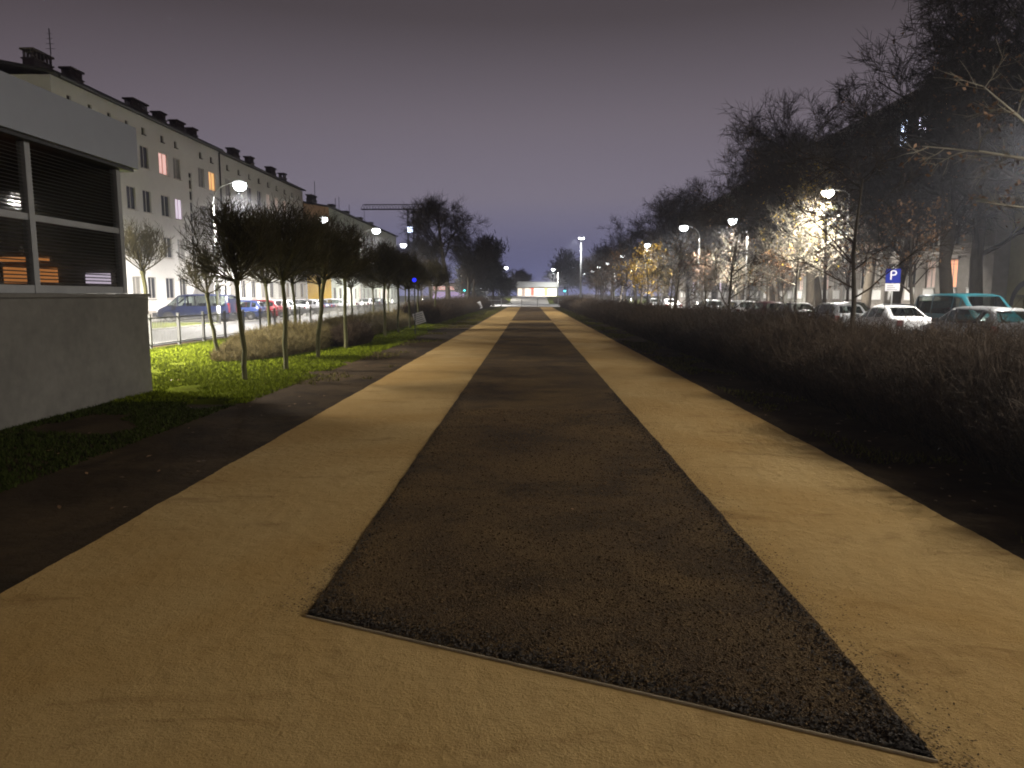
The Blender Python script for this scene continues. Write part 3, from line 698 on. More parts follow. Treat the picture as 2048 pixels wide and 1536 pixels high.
_wm = {}
def window_mesh(w, h, m, sash=2, fm='frame'):
    """frame in its own local space: x across, z up, y depth; centred at the sill"""
    k = ('f', round(w, 2), round(h, 2), sash, fm)
    if k not in _wm:
        b = MB(); t = .055
        b.box((-w/2, 0, 0), (w/2, .05, t)).box((-w/2, 0, h-t), (w/2, .05, h)).box((-w/2, 0, t), (-w/2+t, .05, h-t)).box((w/2-t, 0, t), (w/2, .05, h-t))
        for i in range(1, sash): x = -w/2+w*i/sash; b.box((x-t*.6, -.006, t), (x+t*.6, .05, h-t))
        b.box((-w/2-.06, -.2, -.05), (w/2+.06, 0, -.003))
        _wm[k] = b.mesh('window', M[fm])
    kp = ('p', round(w, 2), round(h, 2), m)
    if kp not in _wm: _wm[kp] = MB().box((-w/2+.05, .02, .05), (w/2-.05, .04, h-.05)).mesh('pane', M[m])
    return _wm[k], _wm[kp]
def put_windows(fc, bld, specs, depth=.14):
    """specs: (u, z_sill, w, h, pane material, sashes, frame material)"""
    rz = math.atan2(fc.U.y, fc.U.x)
    # local +y must point into the wall
    if (Matrix.Rotation(rz, 3, 'Z') @ Vector((0, 1, 0))).dot(fc.N) > 0: rz += math.pi
    for u, z, w, h, pm, sash, fm in specs:
        a, b = window_mesh(w, h, pm, sash, fm); o = link_mesh('window', a, bld, fc.P(u, z, -depth+.05), (0, 0, rz))
        link_mesh('pane', b, o)
def opening(sp): return [(u-w/2, u+w/2, z, z+h) for u, z, w, h, *_ in sp]

def chimney(bld, x, y, z0, z1, wx, wy, slots=4):
    b = MB().box((-wx/2, -wy/2, z0), (wx/2, wy/2, z1-.62))
    c = b.build('chimney', M['chimney'], bld, loc=(x, y, 0))
    p = MB().box((-wx/2-.06, -wy/2-.06, z1-.62), (wx/2+.06, wy/2+.06, z1-.54)).box((-wx/2-.08, -wy/2-.08, z1-.12), (wx/2+.08, wy/2+.08, z1))
    for i in range(slots+1):
        yy = -wy/2+.06+(wy-.12)*i/slots
        for s in (-1, 1): p.box((s*(wx/2-.1)-.05, yy-.06, z1-.54), (s*(wx/2-.1)+.05, yy+.06, z1-.12))
    p.build('cowl', M['chimney'], c)

def body_rest(mb, x0, x1, y0, y1, H, skip):
    """plain side walls, skipping the modelled facades"""
    f = dict(px=[(x1, y0, 0), (x1, y1, 0), (x1, y1, H), (x1, y0, H)], nx=[(x0, y0, 0), (x0, y1, 0), (x0, y1, H), (x0, y0, H)],
             py=[(x0, y1, 0), (x1, y1, 0), (x1, y1, H), (x0, y1, H)], ny=[(x0, y0, 0), (x1, y0, 0), (x1, y0, H), (x0, y0, H)])
    for k, v in f.items():
        if k not in skip: mb.poly(v)

def gabled_roof(bld, x0, x1, y0, y1, H, rise, over=.45):
    r = MB(); xm = (x0+x1)/2
    r.prism([(x0-over, H), (xm, H+rise), (x1+over, H), (x1+over, H+.16), (xm, H+rise+.18), (x0-over, H+.16)], y0-.25, y1+.0)
    return r.build('roof', M['roofing'], bld)

# white block on the left
rl = random.Random(4)
bl = thing('apartment_building', 'nearest white plastered four storey block with attic vents behind the kiosk', 'building', (0, 0, 0))
fc = Facade((-28, 43, 0), (0, 1, 0), (1, 0, 0)); W, H = 22.9, 14.7
cols = [1.6, 3.7, 5.8, 7.9, 10.0, 12.7, 14.8, 19.1, 21.2]
sp = []
lit = {(12.7, 3): 'win_pink', (21.2, 3): 'win_amber', (14.8, 2): 'win_white'}
for fl in range(4):
    for c in cols:
        pm = lit.get((c, fl)) or rl.choice(['pane', 'pane', 'curtain'])
        if fl == 0 and c == 19.1: continue
        sp.append((c, 1.6+3.15*fl if fl else 1.62, 1.32 if c in (12.7, 21.2) else 1.15, 1.6, pm, 2, 'frame'))
vents = [(c, 13.45, .42, .5, 'pane', 1, 'darkframe') for c in cols]
stair = [(17.0, 3.3, .5, 8.6, 'pane', 1, 'darkframe')]
door = [(18.6, .2, 1.3, 2.2)]
w_ = MB(); fc.wall(w_, W, H, opening(sp+vents+stair)+[(d_[0]-d_[2]/2, d_[0]+d_[2]/2, d_[1], d_[1]+d_[3]) for d_ in door]); body_rest(w_, -40, -28, 43, 65.9, H, ('px',))
w_.build('wall', M['plaster'], bl)
put_windows(fc, bl, sp+vents+stair)
st = MB()
for k in range(9): fc.slab(st, 16.74, 17.26, 4.1+k*.9, 4.32+k*.9, -.1, -.04)
st.build('stair_window_bar', M['plaster2'], bl)
dd = MB(); fc.slab(dd, 17.95, 19.25, .2, 2.4, -.13, -.08); dr = dd.build('door', M['grey'], bl)
dh = MB(); fc.slab(dh, 19.0, 19.06, 1.1, 1.4, -.08, -.04); dh.build('handle', M['galv'], dr)
cn = MB(); fc.slab(cn, 17.3, 19.9, 2.75, 2.95, .0, 1.5); fc.slab(cn, 17.3, 17.45, .1, 2.75, 0, 1.4); cn.build('porch', M['plaster'], bl)
pl = MB(); fc.slab(pl, 0, W, .1, .75, .003, .05)
pl.build('plinth', M['trim'], bl)
cv = MB()
for c in cols: fc.slab(cv, c-.35, c+.35, .28, .58, .05, .056)
cv.build('basement_vents', M['dark'], bl)
gabled_roof(bl, -40, -28, 43, 65.8, H, 1.2)
MB().tube([(-27.42, 43, 14.62), (-27.42, 65.8, 14.62)], .09, 8).build('gutter', M['dark'], bl)
MB().tube([(-27.9, 65.7, .2), (-27.9, 65.7, 14.6)], .07, 8).build('downpipe', M['dark'], bl)
for y, wy, n in ((45.0, 1.75, 5), (48.3, 1.25, 4), (56.0, 2.1, 6), (59.4, 1.0, 3), (62.4, 1.4, 4), (65.0, .9, 3)): chimney(bl, -30, y, 14.6, 16.55, .7, wy, n)
an = MB().tube([(-30, 46.3, 15.2), (-30, 46.3, 18.4)], .03, 6)
for k in range(4): an.tube([(-30.3+.05*k, 46.3, 17.2+.3*k), (-29.7-.05*k, 46.3, 17.2+.3*k)], .014, 5)
an.build('antenna', M['dark'], bl)
# second block
bl = thing('apartment_building', 'duller cream block behind the brightest left street lamp', 'building')
fc = Facade((-28.05, 66, 0), (0, 1, 0), (1, 0, 0)); W = 24.; H = 14.6
sp = []; lit = {(4, 3): 'win_dim', (5, 3): 'win_dim', (6, 3): 'win_dim', (2, 1): 'win_dim'}
for fl in range(4):
    for i in range(9):
        sp.append((1.7+2.6*i, 1.6+3.15*fl, 1.2, 1.6 if fl else 1.75, lit.get((i, fl)) or rl.choice(['pane', 'curtain', 'pane']), 2, 'frame'))
vents = [(1.7+2.6*i, 13.4, .42, .5, 'pane', 1, 'darkframe') for i in range(9)]
w_ = MB(); fc.wall(w_, W, H, opening(sp+vents)); body_rest(w_, -40, -28.05, 66, 90, H, ('px',)); w_.build('wall', M['plaster2'], bl); put_windows(fc, bl, sp+vents)
gabled_roof(bl, -40, -28.05, 66.1, 90, H, 1.2)
for y, wy, n in ((74, 1.6, 4), (78.2, 1.0, 3), (84.6, 1.6, 4), (88.6, .9, 3)): chimney(bl, -30, y, 14.5, 16.55, .7, wy, n)
# third block: tan gable with yellow base, mint front
bl = thing('apartment_building', 'lower block with tan gable wall, yellow painted base and pale mint street front', 'building')
fc = Facade((-25.2, 91.2, 0), (0, 1, 0), (1, 0, 0)); W = 46.; H = 12.8
sp = []
for fl in range(4):
    for i in range(16): sp.append((1.8+2.8*i, 1.3+2.95*fl, 1.2, 1.55, rl.choice(['pane', 'curtain', 'pane', 'win_dim']) if fl < 3 else 'pane', 2, 'frame'))
w_ = MB(); fc.wall(w_, W, H, opening(sp)); body_rest(w_, -37, -25.2, 91.2, 137.2, H, ('px', 'ny')); w_.build('wall', M['mint'], bl); put_windows(fc, bl, sp)
g2 = Facade((-37, 91.2, 0), (1, 0, 0), (0, -1, 0)); gw = MB()
gw.poly([g2.P(0, 0), g2.P(11.8, 0), g2.P(11.8, H), g2.P(5.9, H+1.), g2.P(0, H)]); gw.build('gable_wall', M['tan'], bl)
yb = MB(); g2.slab(yb, 0, 11.85, 0, 4.55, .003, .06); yb.build('painted_base', M['yellow'], bl)
r_ = MB().prism([(-37.4, H), (-31.1, H+1.05), (-24.8, H), (-24.8, H+.16), (-31.1, H+1.25), (-37.4, H+.16)], 90.9, 137.2); r_.build('roof', M['roofing'], bl)
for y, wy, n in ((93.5, 2.2, 5), (103, 1.5, 4), (111, 1.5, 4), (120, 1.5, 4), (128, 1.5, 4)): chimney(bl, -28, y, 12.8, 14.6, .7, wy, n)
an = MB()
for y, hh in ((95, 2.4), (105, 1.6), (107, 2.0), (113, 1.6)): an.tube([(-28, y, 14.2), (-28, y, 14.2+hh)], .04, 5)
an.build('antennas', M['dark'], bl)

# tenements on the right
def tenement(label, y0, y1, H, floors, m, pitch, lit, zs=0., X=26., roof=True, first=1.6):
    b = thing('tenement_building', label, 'building'); fc = Facade((X, y0, 0), (0, 1, 0), (-1, 0, 0)); W = y1-y0; n = int((W-1.2)/pitch); fh = 3.55
    sp = []
    for fl in range(floors):
        for i in range(n):
            sp.append((first+pitch*i, (2.35 if fl == 0 else 4.95+fh*(fl-1)), 1.15, 1.75 if fl == 0 else 1.95, lit.get((i, fl)) or rl.choice(['pane', 'pane', 'curtain']), 2, 'frame'))
    w_ = MB(); fc.wall(w_, W, H, opening(sp)); body_rest(w_, X, X+12, y0, y1, H, ('nx',)); w_.poly([(X, y0, H), (X+12, y0, H), (X+12, y1, H), (X, y1, H)]); w_.build('wall', m, b); put_windows(fc, b, sp)
    c = MB(); fc.slab(c, 0, W, 4.42, 4.62, .003, .22); fc.slab(c, 0, W, 4.25, 4.42, .003, .12); fc.slab(c, -.1, W+.1, H-.3, H+.05, .003, .5); c.build('cornice', M['trim'], b)
    am = MB().box((-.07, -.62, 0), (-.003, .62, .73)).mesh('window_apron', M['apron']); hm_ = MB().box((-.12, -.72, 0), (-.003, .72, .12)).mesh('window_hood', M['trim'])
    for i in range(n):
        u = first+pitch*i; link_mesh('window_apron', am, b, fc.P(u, 1.55))
        for fl in range(floors): link_mesh('window_hood', hm_, b, fc.P(u, 4.12 if fl == 0 else 6.92+fh*(fl-1)))
    p = MB(); fc.slab(p, 0, W, 0, 1.2, .003, .09); p.build('plinth', M['trim'], b)
    r_ = MB().prism([(X-.4, H+.06), (X+6, H+.4), (X+12.2, H+.06)], y0+.02, y1-.02); r_.build('roof', M['roofing'], b)
    return b, fc
b1, fc1 = tenement('grimy grey brown tenement with white aprons under its ground floor windows', 41.2, 66, 15.3, 4, M['grime'], 2.35,
    {(0, 0): 'pane', (1, 0): 'win_peach', (2, 0): 'win_dim', (4, 3): 'win_blue', (3, 3): 'win_bluew', (2, 3): 'win_orange', (9, 0): 'win_dim', (8, 1): 'win_dim'})
for u, z in ((1.6, 5.0), (8.65, 5.0)):   # small balconies
    k = MB(); fc1.slab(k, u-.9, u+.9, z-.25, z-.12, .003, .8); bc = k.build('balcony', M['trim'], b1)
    q = MB()
    for i in range(13): q.tube([fc1.P(u-.85+i*1.7/12, z-.12, .76), fc1.P(u-.85+i*1.7/12, z+.85, .76)], .014, 4)
    q.tube([fc1.P(u-.88, z+.85, .76), fc1.P(u+.88, z+.85, .76)], .025, 5); q.build('railing', M['dark'], bc)
tenement('pale grey tenement behind the tall straight right street lamp', 66.1, 92, 15.1, 4, M['grime2'], 2.5, {(1, 0): 'win_dim', (4, 1): 'win_dim', (6, 0): 'win_dim'}, X=26.15)
tenement('farthest dark tenement behind the gooseneck lamp', 92.1, 128, 14.9, 4, M['grime'], 2.7, {(2, 0): 'win_white', (5, 0): 'win_bluec', (8, 0): 'win_white'}, X=26.05)
# yellowish house with an arched gate at the right edge
b = thing('gate_house', 'yellowish house with a dark arched gateway at the right picture edge', 'building'); fc = Facade((26.8, 30, 0), (0, 1, 0), (-1, 0, 0))
w_ = MB(); fc.wall(w_, 11.1, 15, [(8.1, 10.5, .1, 1.9)], .8)
hw = MB()
ns_ = 12
body_rest(w_, 26.8, 36, 30, 41.1, 15, ('nx',)); w_.poly([(26.8, 30, 15), (36, 30, 15), (36, 41.1, 15), (26.8, 41.1, 15)]); w_.build('wall', M['olive'], b)
ar = MB(); arc = [(9.3+1.45*math.cos(a_), 1.3+1.45*math.sin(a_)) for a_ in [i*math.pi/12 for i in range(13)]]; arci = [(9.3+1.12*math.cos(a_), 1.3+1.12*math.sin(a_)) for a_ in [i*math.pi/12 for i in range(13)]]
for i in range(12):
    ar.poly([fc.P(*arc[i], .06), fc.P(*arc[i+1], .06), fc.P(*arci[i+1], .06), fc.P(*arci[i], .06)]); ar.poly([fc.P(*arc[i], .0), fc.P(*arc[i+1], .0), fc.P(*arc[i+1], .06), fc.P(*arc[i], .06)])
ar.build('arch', M['dark'], b)
gt = MB(); fc.slab(gt, 8.1, 10.5, .1, 1.9, -.6, -.55); gt.build('gate', M['olive'], b)
MB().prism([(26.5, 15.02), (31, 16.8), (36.2, 15.02)], 30.02, 41.0).build('roof', M['roofing'], b)

# ------------------------------------------------------------------ kiosk at the left
k = thing('kiosk', 'grey concrete kiosk with louvred windows and a pale flat roof band', 'kiosk', (-7.47, 0, 0))
Y0, Y1 = 1.0, 13.9
MB().box((-5, Y0, 0), (0, Y1, 1.86)).build('base_wall', M['concrete'], k)
MB().box((-5.05, Y0-.05, 1.862), (.05, Y1+.05, 1.925)).build('wall_cap', M['concrete'], k)
for y in (1.3, 3.72, 6.14, 8.56, 10.98, 13.4):
    MB().box((-.24, y-.06, 1.93), (-.12, y+.06, 4.2)).build('mullion', M['steel'], k)
f_ = MB()
for a_, b_ in zip((1.3, 3.72, 6.14, 8.56, 10.98), (3.72, 6.14, 8.56, 10.98, 13.4)): f_.box((-.22, a_+.062, 3.03), (-.14, b_-.062, 3.13))
f_.build('transom', M['steel'], k)
f_ = MB()
for a_, b_ in zip((1.3, 3.72, 6.14, 8.56, 10.98), (3.72, 6.14, 8.56, 10.98, 13.4)): f_.box((-.23, a_+.062, 1.93), (-.13, b_-.062, 2.05))
f_.build('bottom_rail', M['steel'], k)
sl = MB()
for a_, b_ in zip((1.3, 3.72, 6.14, 8.56, 10.98), (3.72, 6.14, 8.56, 10.98, 13.4)):
    z = 2.08
    while z < 4.15:
        if not 2.99 < z < 3.15:
            sl.poly([(-.165, a_+.07, z+.02), (-.165, b_-.07, z+.02), (-.125, b_-.07, z), (-.125, a_+.07, z)])
        z += .056
sl.build('louvre_blind', M['slat'], k)
gm = bpy.data.materials.new('kiosk_glass'); gm.use_nodes = True; nt = gm.node_tree; nt.nodes.remove(nt.nodes['Principled BSDF'])
mx = nt.nodes.new('ShaderNodeMixShader'); tr = nt.nodes.new('ShaderNodeBsdfTransparent'); gl = nt.nodes.new('ShaderNodeBsdfGlossy'); lw = nt.nodes.new('ShaderNodeLayerWeight'); pw_ = nt.nodes.new('ShaderNodeMath'); fr = nt.nodes.new('ShaderNodeMath')
pw_.operation = 'POWER'; pw_.inputs[1].default_value = 4.; fr.operation = 'MULTIPLY_ADD'; fr.inputs[1].default_value = .9; fr.inputs[2].default_value = .055
nt.links.new(lw.outputs['Facing'], pw_.inputs[0]); nt.links.new(pw_.outputs[0], fr.inputs[0])
gl.inputs['Roughness'].default_value = .03; tr.inputs['Color'].default_value = (.7, .72, .7, 1)
nt.links.new(fr.outputs[0], mx.inputs[0]); nt.links.new(tr.outputs[0], mx.inputs[1]); nt.links.new(gl.outputs[0], mx.inputs[2]); nt.links.new(mx.outputs[0], nt.nodes['Material Output'].inputs['Surface'])
M['kglass'] = gm

f_ = MB()
for a_, b_ in zip((1.3, 3.72, 6.14, 8.56, 10.98), (3.72, 6.14, 8.56, 10.98, 13.4)): f_.poly([(-.185, a_+.061, 2.051), (-.185, b_-.061, 2.051), (-.185, b_-.061, 4.19), (-.185, a_+.061, 4.19)])
f_.build('pane', gm, k)
MB().box((-4.8, 13.35, 1.93), (-.26, 13.45, 4.2)).box((-4.85, 1.2, 1.93), (-4.75, 13.3, 4.2)).build('inner_wall', M['concrete'], k)
for x0, x1, z0, z1 in ((-2.35, -1.75, 2.12, 2.42), (-1.66, -1.36, 2.12, 2.4), (-2.4, -1.5, 2.52, 2.6)): MB().box((x0, 13.28, z0), (x1, 13.345, z1)).build('glow_panel', M['orange'], k)  # glowing panels put in for the orange stripes behind the slats
MB().box((-.8, 13.28, 2.1), (-.36, 13.345, 2.3)).build('glow_panel', M['win_white'], k)  # white glowing panel put in behind the slats
MB().box((-5.2, Y0-.2, 4.26), (.06, Y1-.12, 5.02)).build('fascia', M['fascia'], k)
MB().box((-5.1, Y0-.1, 4.2), (.0, Y1-.18, 4.258)).build('soffit', M['dark'], k)

# ------------------------------------------------------------------ railing along the left road
fx = -13.5
t = thing('railing', 'long low grey steel railing between the left lawn and the road', 'railing', (fx, 60, 0)); post = None; pan = None
for i in range(38):
    y = 21+2.1*i-60
    if post is None: post = MB().box((-.045, -.045, 0), (.045, .045, 1.2)).box((-.055, -.055, 1.2), (.055, .055, 1.22)).build('post', M['rail'], t)
    else: post = post.copy(); COL.objects.link(post)
    post.location = (0, y, 0)
    if pan is None:
        b = MB().box((-.02, .05, 1.06), (.02, 2.05, 1.1)).box((-.02, .05, .12), (.02, 2.05, .16))
        for q in range(17): b.box((-.009, .14+q*.113, .161), (.009, .158+q*.113, 1.059))
        pan = b.build('panel', M['rail'], t)
    else: pan = pan.copy(); COL.objects.link(pan)
    pan.location = (0, y, 0)
# low railing across the far end
t = thing('railing', 'low pale post and rail barrier across the far end of the path', 'railing', (0, 119, 0))
for x in (-8.5, -4.6, -1.2, 1.4, 4.8, 8): MB().box((x-.06, -.06, 0), (x+.06, .06, 1.3)).build('post', M['galv'], t)
MB().box((-8.5, -.02, 1.0), (-4.7, .02, 1.08)).box((4.9, -.02, 1.0), (8, .02, 1.08)).build('rail', M['galv'], t)

# ------------------------------------------------------------------ vehicles
ag = gm.copy(); ag.name = 'auto_glass'; M['autoglass'] = ag
for nd in ag.node_tree.nodes:
    if nd.type == 'BSDF_TRANSPARENT': nd.inputs['Color'].default_value = (.5, .55, .53, 1)
PROF = dict(
    hatch=dict(L=4.05, W=1.74, H=1.48, st=[(-.5, .80, .86, .88, .93), (-.488, .93, 1.0, .84, .98), (-.42, .96, 1.36, .70, 1.), (-.33, .95, 1.45, .74, 1.), (0, .93, 1.48, .76, 1.), (.11, .92, 1.43, .74, 1.), (.285, .92, .98, .88, 1.), (.44, .78, .82, .84, .97), (.5, .60, .64, .76, .9)], rw=(1, 2), ws=(5, 6), side=(2, 6), ax=(-.32, .31)),
    sedan=dict(L=4.5, W=1.78, H=1.44, st=[(-.5, .80, .86, .86, .92), (-.485, .92, .97, .84, .98), (-.34, .95, 1.02, .86, 1.), (-.2, .95, 1.38, .72, 1.), (-.08, .94, 1.44, .75, 1.), (.06, .92, 1.41, .74, 1.), (.23, .91, .97, .88, 1.), (.43, .76, .8, .84, .97), (.5, .58, .62, .76, .9)], rw=(2, 3), ws=(5, 6), side=(3, 6), ax=(-.3, .31)),
    van=dict(L=4.95, W=1.92, H=1.92, st=[(-.5, 1.0, 1.6, .84, .95), (-.492, 1.08, 1.78, .84, .99), (-.46, 1.08, 1.88, .84, 1.), (-.2, 1.08, 1.92, .86, 1.), (.1, 1.08, 1.91, .86, 1.), (.2, 1.08, 1.84, .84, 1.), (.37, 1.08, 1.14, .9, 1.), (.47, .86, .92, .86, .97), (.5, .6, .66, .8, .9)], rw=(0, 1), ws=(5, 6), side=(2, 6), ax=(-.31, .33)),
)
def car(kind, label, colour, loc, rz, group=None, name=None, panel=(), lit=None):
    p = PROF[kind]; L, W, H = p['L'], p['W'], p['H']; zb = .24
    t = thing(name or ('parked_van' if kind == 'van' else 'parked_car'), label, 'van' if kind == 'van' else 'car', loc, rz, group)
    rings = []
    for fx_, belt, top, wt, ww in p['st']:
        w = W/2*ww; wt = W/2*wt
        half = [(0, zb), (w*.9, zb), (w, zb+.16), (w*1.0, zb+(belt-zb)*.62), (w*.965, belt), (wt, max(top-.07, belt+.02)), (wt*.86, top), (0, top+.025)]
        rings.append([(fx_*L, y, z) for y, z in half]+[(fx_*L, -y, z) for y, z in half[-2:0:-1]])
    b = MB(); n = len(rings[0])
    def patch(q, inset, off):
        q = [Vector(v) for v in q]; c = sum(q, Vector())/4; nn = (q[1]-q[0]).cross(q[3]-q[0])
        if nn.length < 1e-6: nn = (q[2]-q[1]).cross(q[0]-q[1])
        nn.normalize()
        if nn.dot(c-Vector((0, 0, H*.45))) < 0: nn = -nn
        r_ = []
        for v in q:
            dv = c-v; r_.append(v+dv.normalized()*min(inset, dv.length*.4)+nn*off)
        return r_
    glass = []
    for i in range(p['side'][0], p['side'][1]):
        for a_, c_ in ((4, 5), (n-4, n-5)): glass.append(('side_window', [rings[i][a_], rings[i+1][a_], rings[i+1][c_], rings[i][c_]], {(i, 4), (i, n-5)}))
    for nm, (i, j) in (('windscreen', p['ws']), ('rear_window', p['rw'])): glass.append((nm, [rings[i][6], rings[j][6], rings[j][n-6], rings[i][n-6]], {(i, 6), (i, 7)}))
    holes = set().union(*[g_[2] for g_ in glass])
    for i in range(len(rings)-1):
        for j in range(n):
            k_ = (j+1) % n
            if (i, j) not in holes: b.poly([rings[i][j], rings[i][k_], rings[i+1][k_], rings[i+1][j]])
    for nm, q, _ in glass:
        q2 = patch(q, .055, 0.)
        for k_ in range(4): b.poly([q[k_], q[(k_+1) % 4], q2[(k_+1) % 4], q2[k_]])
        MB().poly(patch(q, .05, -.006)).build(nm, M['autoglass'], t)
    for sx_ in ((.02*L, -.2*L) if kind != 'van' else (.16*L, -.04*L, -.24*L)):
        st_ = MB()
        for s in (-1, 1): st_.prism([(sx_, .35), (sx_+.45, .4), (sx_+.45, .52), (sx_+.1, .52), (sx_-.08, H*.68), (sx_-.2, H*.68)], s*W*.05, s*W*.36)
        st_.build('seat', M['rubber'], t)
    b.poly(rings[0]); b.poly(rings[-1][::-1])
    me = b.mesh('body', colour)
    bm = bmesh.new(); bm.from_mesh(me); bmesh.ops.remove_doubles(bm, verts=bm.verts, dist=.0005); bmesh.ops.recalc_face_normals(bm, faces=bm.faces)
    for f in bm.faces: f.smooth = True
    bm.to_mesh(me); bm.free(); body = link_mesh('body', me, t)
    for s in (-1, 1):
        for a_ in p['ax']:
            r_ = .33 if kind == 'van' else .31; x = a_*L; y = s*(W/2-.09)
            wv = MB(); prof = [(r_*.55, .1), (r_*.92, .1), (r_, .06), (r_, -.1)]
            for (ra, ya), (rb, yb_) in zip(prof, prof[1:]):
                for q in range(20):
                    a0, a1 = q*math.pi/10, (q+1)*math.pi/10
                    wv.poly([(x+ra*math.cos(a0), y+s*ya, r_+ra*math.sin(a0)), (x+ra*math.cos(a1), y+s*ya, r_+ra*math.sin(a1)), (x+rb*math.cos(a1), y+s*yb_, r_+rb*math.sin(a1)), (x+rb*math.cos(a0), y+s*yb_, r_+rb*math.sin(a0))])
            wh = wv.build('wheel', M['rubber'], t, True)
            rm = MB()
            for q in range(10):
                a0 = q*math.pi/5; w0 = .2
                rm.poly([(x+.06*math.cos(a0-w0), y+s*.085, r_+.06*math.sin(a0-w0)), (x+r_*.6*math.cos(a0-w0*.6), y+s*.098, r_+r_*.6*math.sin(a0-w0*.6)), (x+r_*.6*math.cos(a0+w0*.6), y+s*.098, r_+r_*.6*math.sin(a0+w0*.6)), (x+.06*math.cos(a0+w0), y+s*.085, r_+.06*math.sin(a0+w0))])
            rm.poly([(x+.09*math.cos(q*math.pi/6), y+s*.1, r_+.09*math.sin(q*math.pi/6)) for q in range(12)])
            rm.build('rim', M['rim'], wh)
            ac = MB(); ys = s*(W/2+.004)
            ring = [(x+(r_+.07)*math.cos(q*math.pi/10), (r_+.07)*math.sin(q*math.pi/10)+r_) for q in range(11)]
            ac.poly([(x_, ys, z_) for x_, z_ in ring]); ac.build('wheel_arch', M['rubber'], t)
        rr = rings[-2]; hx = rr[4][0]; MB().box((hx+.02, s*(W/2*.62), .62 if kind != 'van' else .72), (L/2-.03, s*(W/2*.93), .76 if kind != 'van' else .9)).build('headlight', M['head'], t)
        MB().box((-L/2-.006, s*(W/2*.66), .66), (-L/2+.09, s*(W/2*.935), .9 if kind != 'van' else 1.3)).build('tail_light', M['tail'], t)
        MB().box((.2*L, s*(W/2*.98), .93 if kind != 'van' else 1.1), (.235*L, s*(W/2+.15), 1.07 if kind != 'van' else 1.32)).build('mirror', M['dark'], t)
    for x in (L/2, -L/2): MB().box((x-.012, -.26, .42), (x+.012, .26, .53)).build('number_plate', M['plate'], t)
    for x, s in ((L/2-.03, 1), (-L/2+.03, -1)): MB().prism([(x-.05, .26), (x+s*.055, .3), (x+s*.055, .5), (x-.05, .52)], -W*.42, W*.42).build('bumper', M['dark'], t)
    return t
blue, teal_ = paint('paint_navy', (.003, .006, .026)), paint('paint_turquoise', (.004, .05, .062))
red, wht = paint('paint_red', (.24, .008, .016)), paint('paint_white', (.7, .7, .7))
slv, gry, blk, mblue = paint('paint_silver', (.22, .225, .23)), paint('paint_grey', (.05, .05, .053)), paint('paint_black', (.012, .012, .014)), paint('paint_blue', (.01, .026, .11))
lc = 'cars parked side by side along the left road'
PI = math.pi
car('van', 'dark blue van parked sideways in front of the white block', blue, (-23.3, 50.0, .03), PI+.06, lc)
car('hatch', 'small bright blue car directly right of the blue van', mblue, (-22.0, 53.6, .03), PI+.05, lc)
car('hatch', 'red hatchback parked beside the left road', red, (-22.0, 57.2, .03), PI+.05, lc)
car('hatch', 'white car parked right of the red hatchback', wht, (-22.1, 60.6, .03), PI+.03, lc)
car('sedan', 'silver grey car between the white car and the yellow wall', slv, (-22.3, 64.6, .03), PI, lc)
car('hatch', 'dark car in front of the yellow wall, left half', gry, (-22.0, 69.0, .03), PI, lc)
car('sedan', 'navy dark car in front of the yellow wall, right half', blue, (-22.3, 73.4, .03), PI, lc)
car('hatch', 'grey car at the right end of the yellow wall', slv, (-22.0, 78.6, .03), PI, lc)
car('sedan', 'white car far down the left road near the lamp of the mint facade', wht, (-20.9, 92.0, .03), PI/2, lc)
car('hatch', 'black car far down the left road beyond the white one', blk, (-20.9, 99.0, .03), PI/2, lc)
rc = 'cars parked along the right road'
car('van', 'turquoise passenger van parked behind a silver car', teal_, (18.1, 30.2, .03), -PI/2, rc)
car('hatch', 'silver car in front of the turquoise van', slv, (15.2, 24.7, .03), PI/2, rc)
car('sedan', 'dark car at the right picture edge next to the silver car', gry, (15.3, 19.4, .03), PI/2, rc)
car('sedan', 'white car below the parking sign', wht, (15.1, 30.4, .03), PI/2, rc)
car('hatch', 'light grey car left of the white car under the parking sign', slv, (15.2, 36.2, .03), PI/2, rc)
car('sedan', 'black car under the forked old tree', blk, (15.2, 41.6, .03), PI/2, rc)
car('hatch', 'dark red car right of the white hatchback', paint('paint_maroon', (.06, .01, .012)), (15.2, 46.7, .03), PI/2, rc)
car('hatch', 'white hatchback beside the second young tree trunk', wht, (15.1, 52.0, .03), PI/2, rc)
car('sedan', 'dark grey car second from the right edge on the far side', gry, (18.2, 36.0, .03), -PI/2, rc)
car('hatch', 'black hatchback parked on the far side behind the light grey car', blk, (18.2, 41.2, .03), -PI/2, rc)
car('hatch', 'silver hatchback farther along the right road', slv, (15.2, 61, .03), PI/2, rc)
car('sedan', 'white saloon far along the right road', wht, (15.2, 78, .03), PI/2, rc)
car('sedan', 'pale saloon farthest along the right road', slv, (15.2, 88, .03), PI/2, rc)

# ------------------------------------------------------------------ signs
def text(s, size, m, parent, loc, rot, ext=.004, name='letter'):
    c = bpy.data.curves.new(name, 'FONT'); c.body = s; c.size = size; c.extrude = ext; c.align_x = 'CENTER'; c.align_y = 'CENTER'; c.materials.append(m)
    q = bpy.data.objects.new(name, c); COL.objects.link(q); dg = bpy.context.evaluated_depsgraph_get(); me = bpy.data.meshes.new_from_object(q.evaluated_get(dg)); bpy.data.objects.remove(q)
    return link_mesh(name, me, parent, loc, rot)
t = thing('parking_sign', 'blue parking sign with a white letter and white plate below it', 'road sign', (16.6, 33.4, .02), -.35)
MB().tube([(0, 0, 0), (0, 0, 3.15)], .035, 8).build('pole', M['galv'], t, True)
MB().box((-.3, -.06, 2.42), (.3, -.04, 3.06)).build('panel', M['blue'], t)
MB().box((-.3, -.06, 2.06), (.3, -.04, 2.4)).build('plate', M['white'], t)
pl_ = MB()
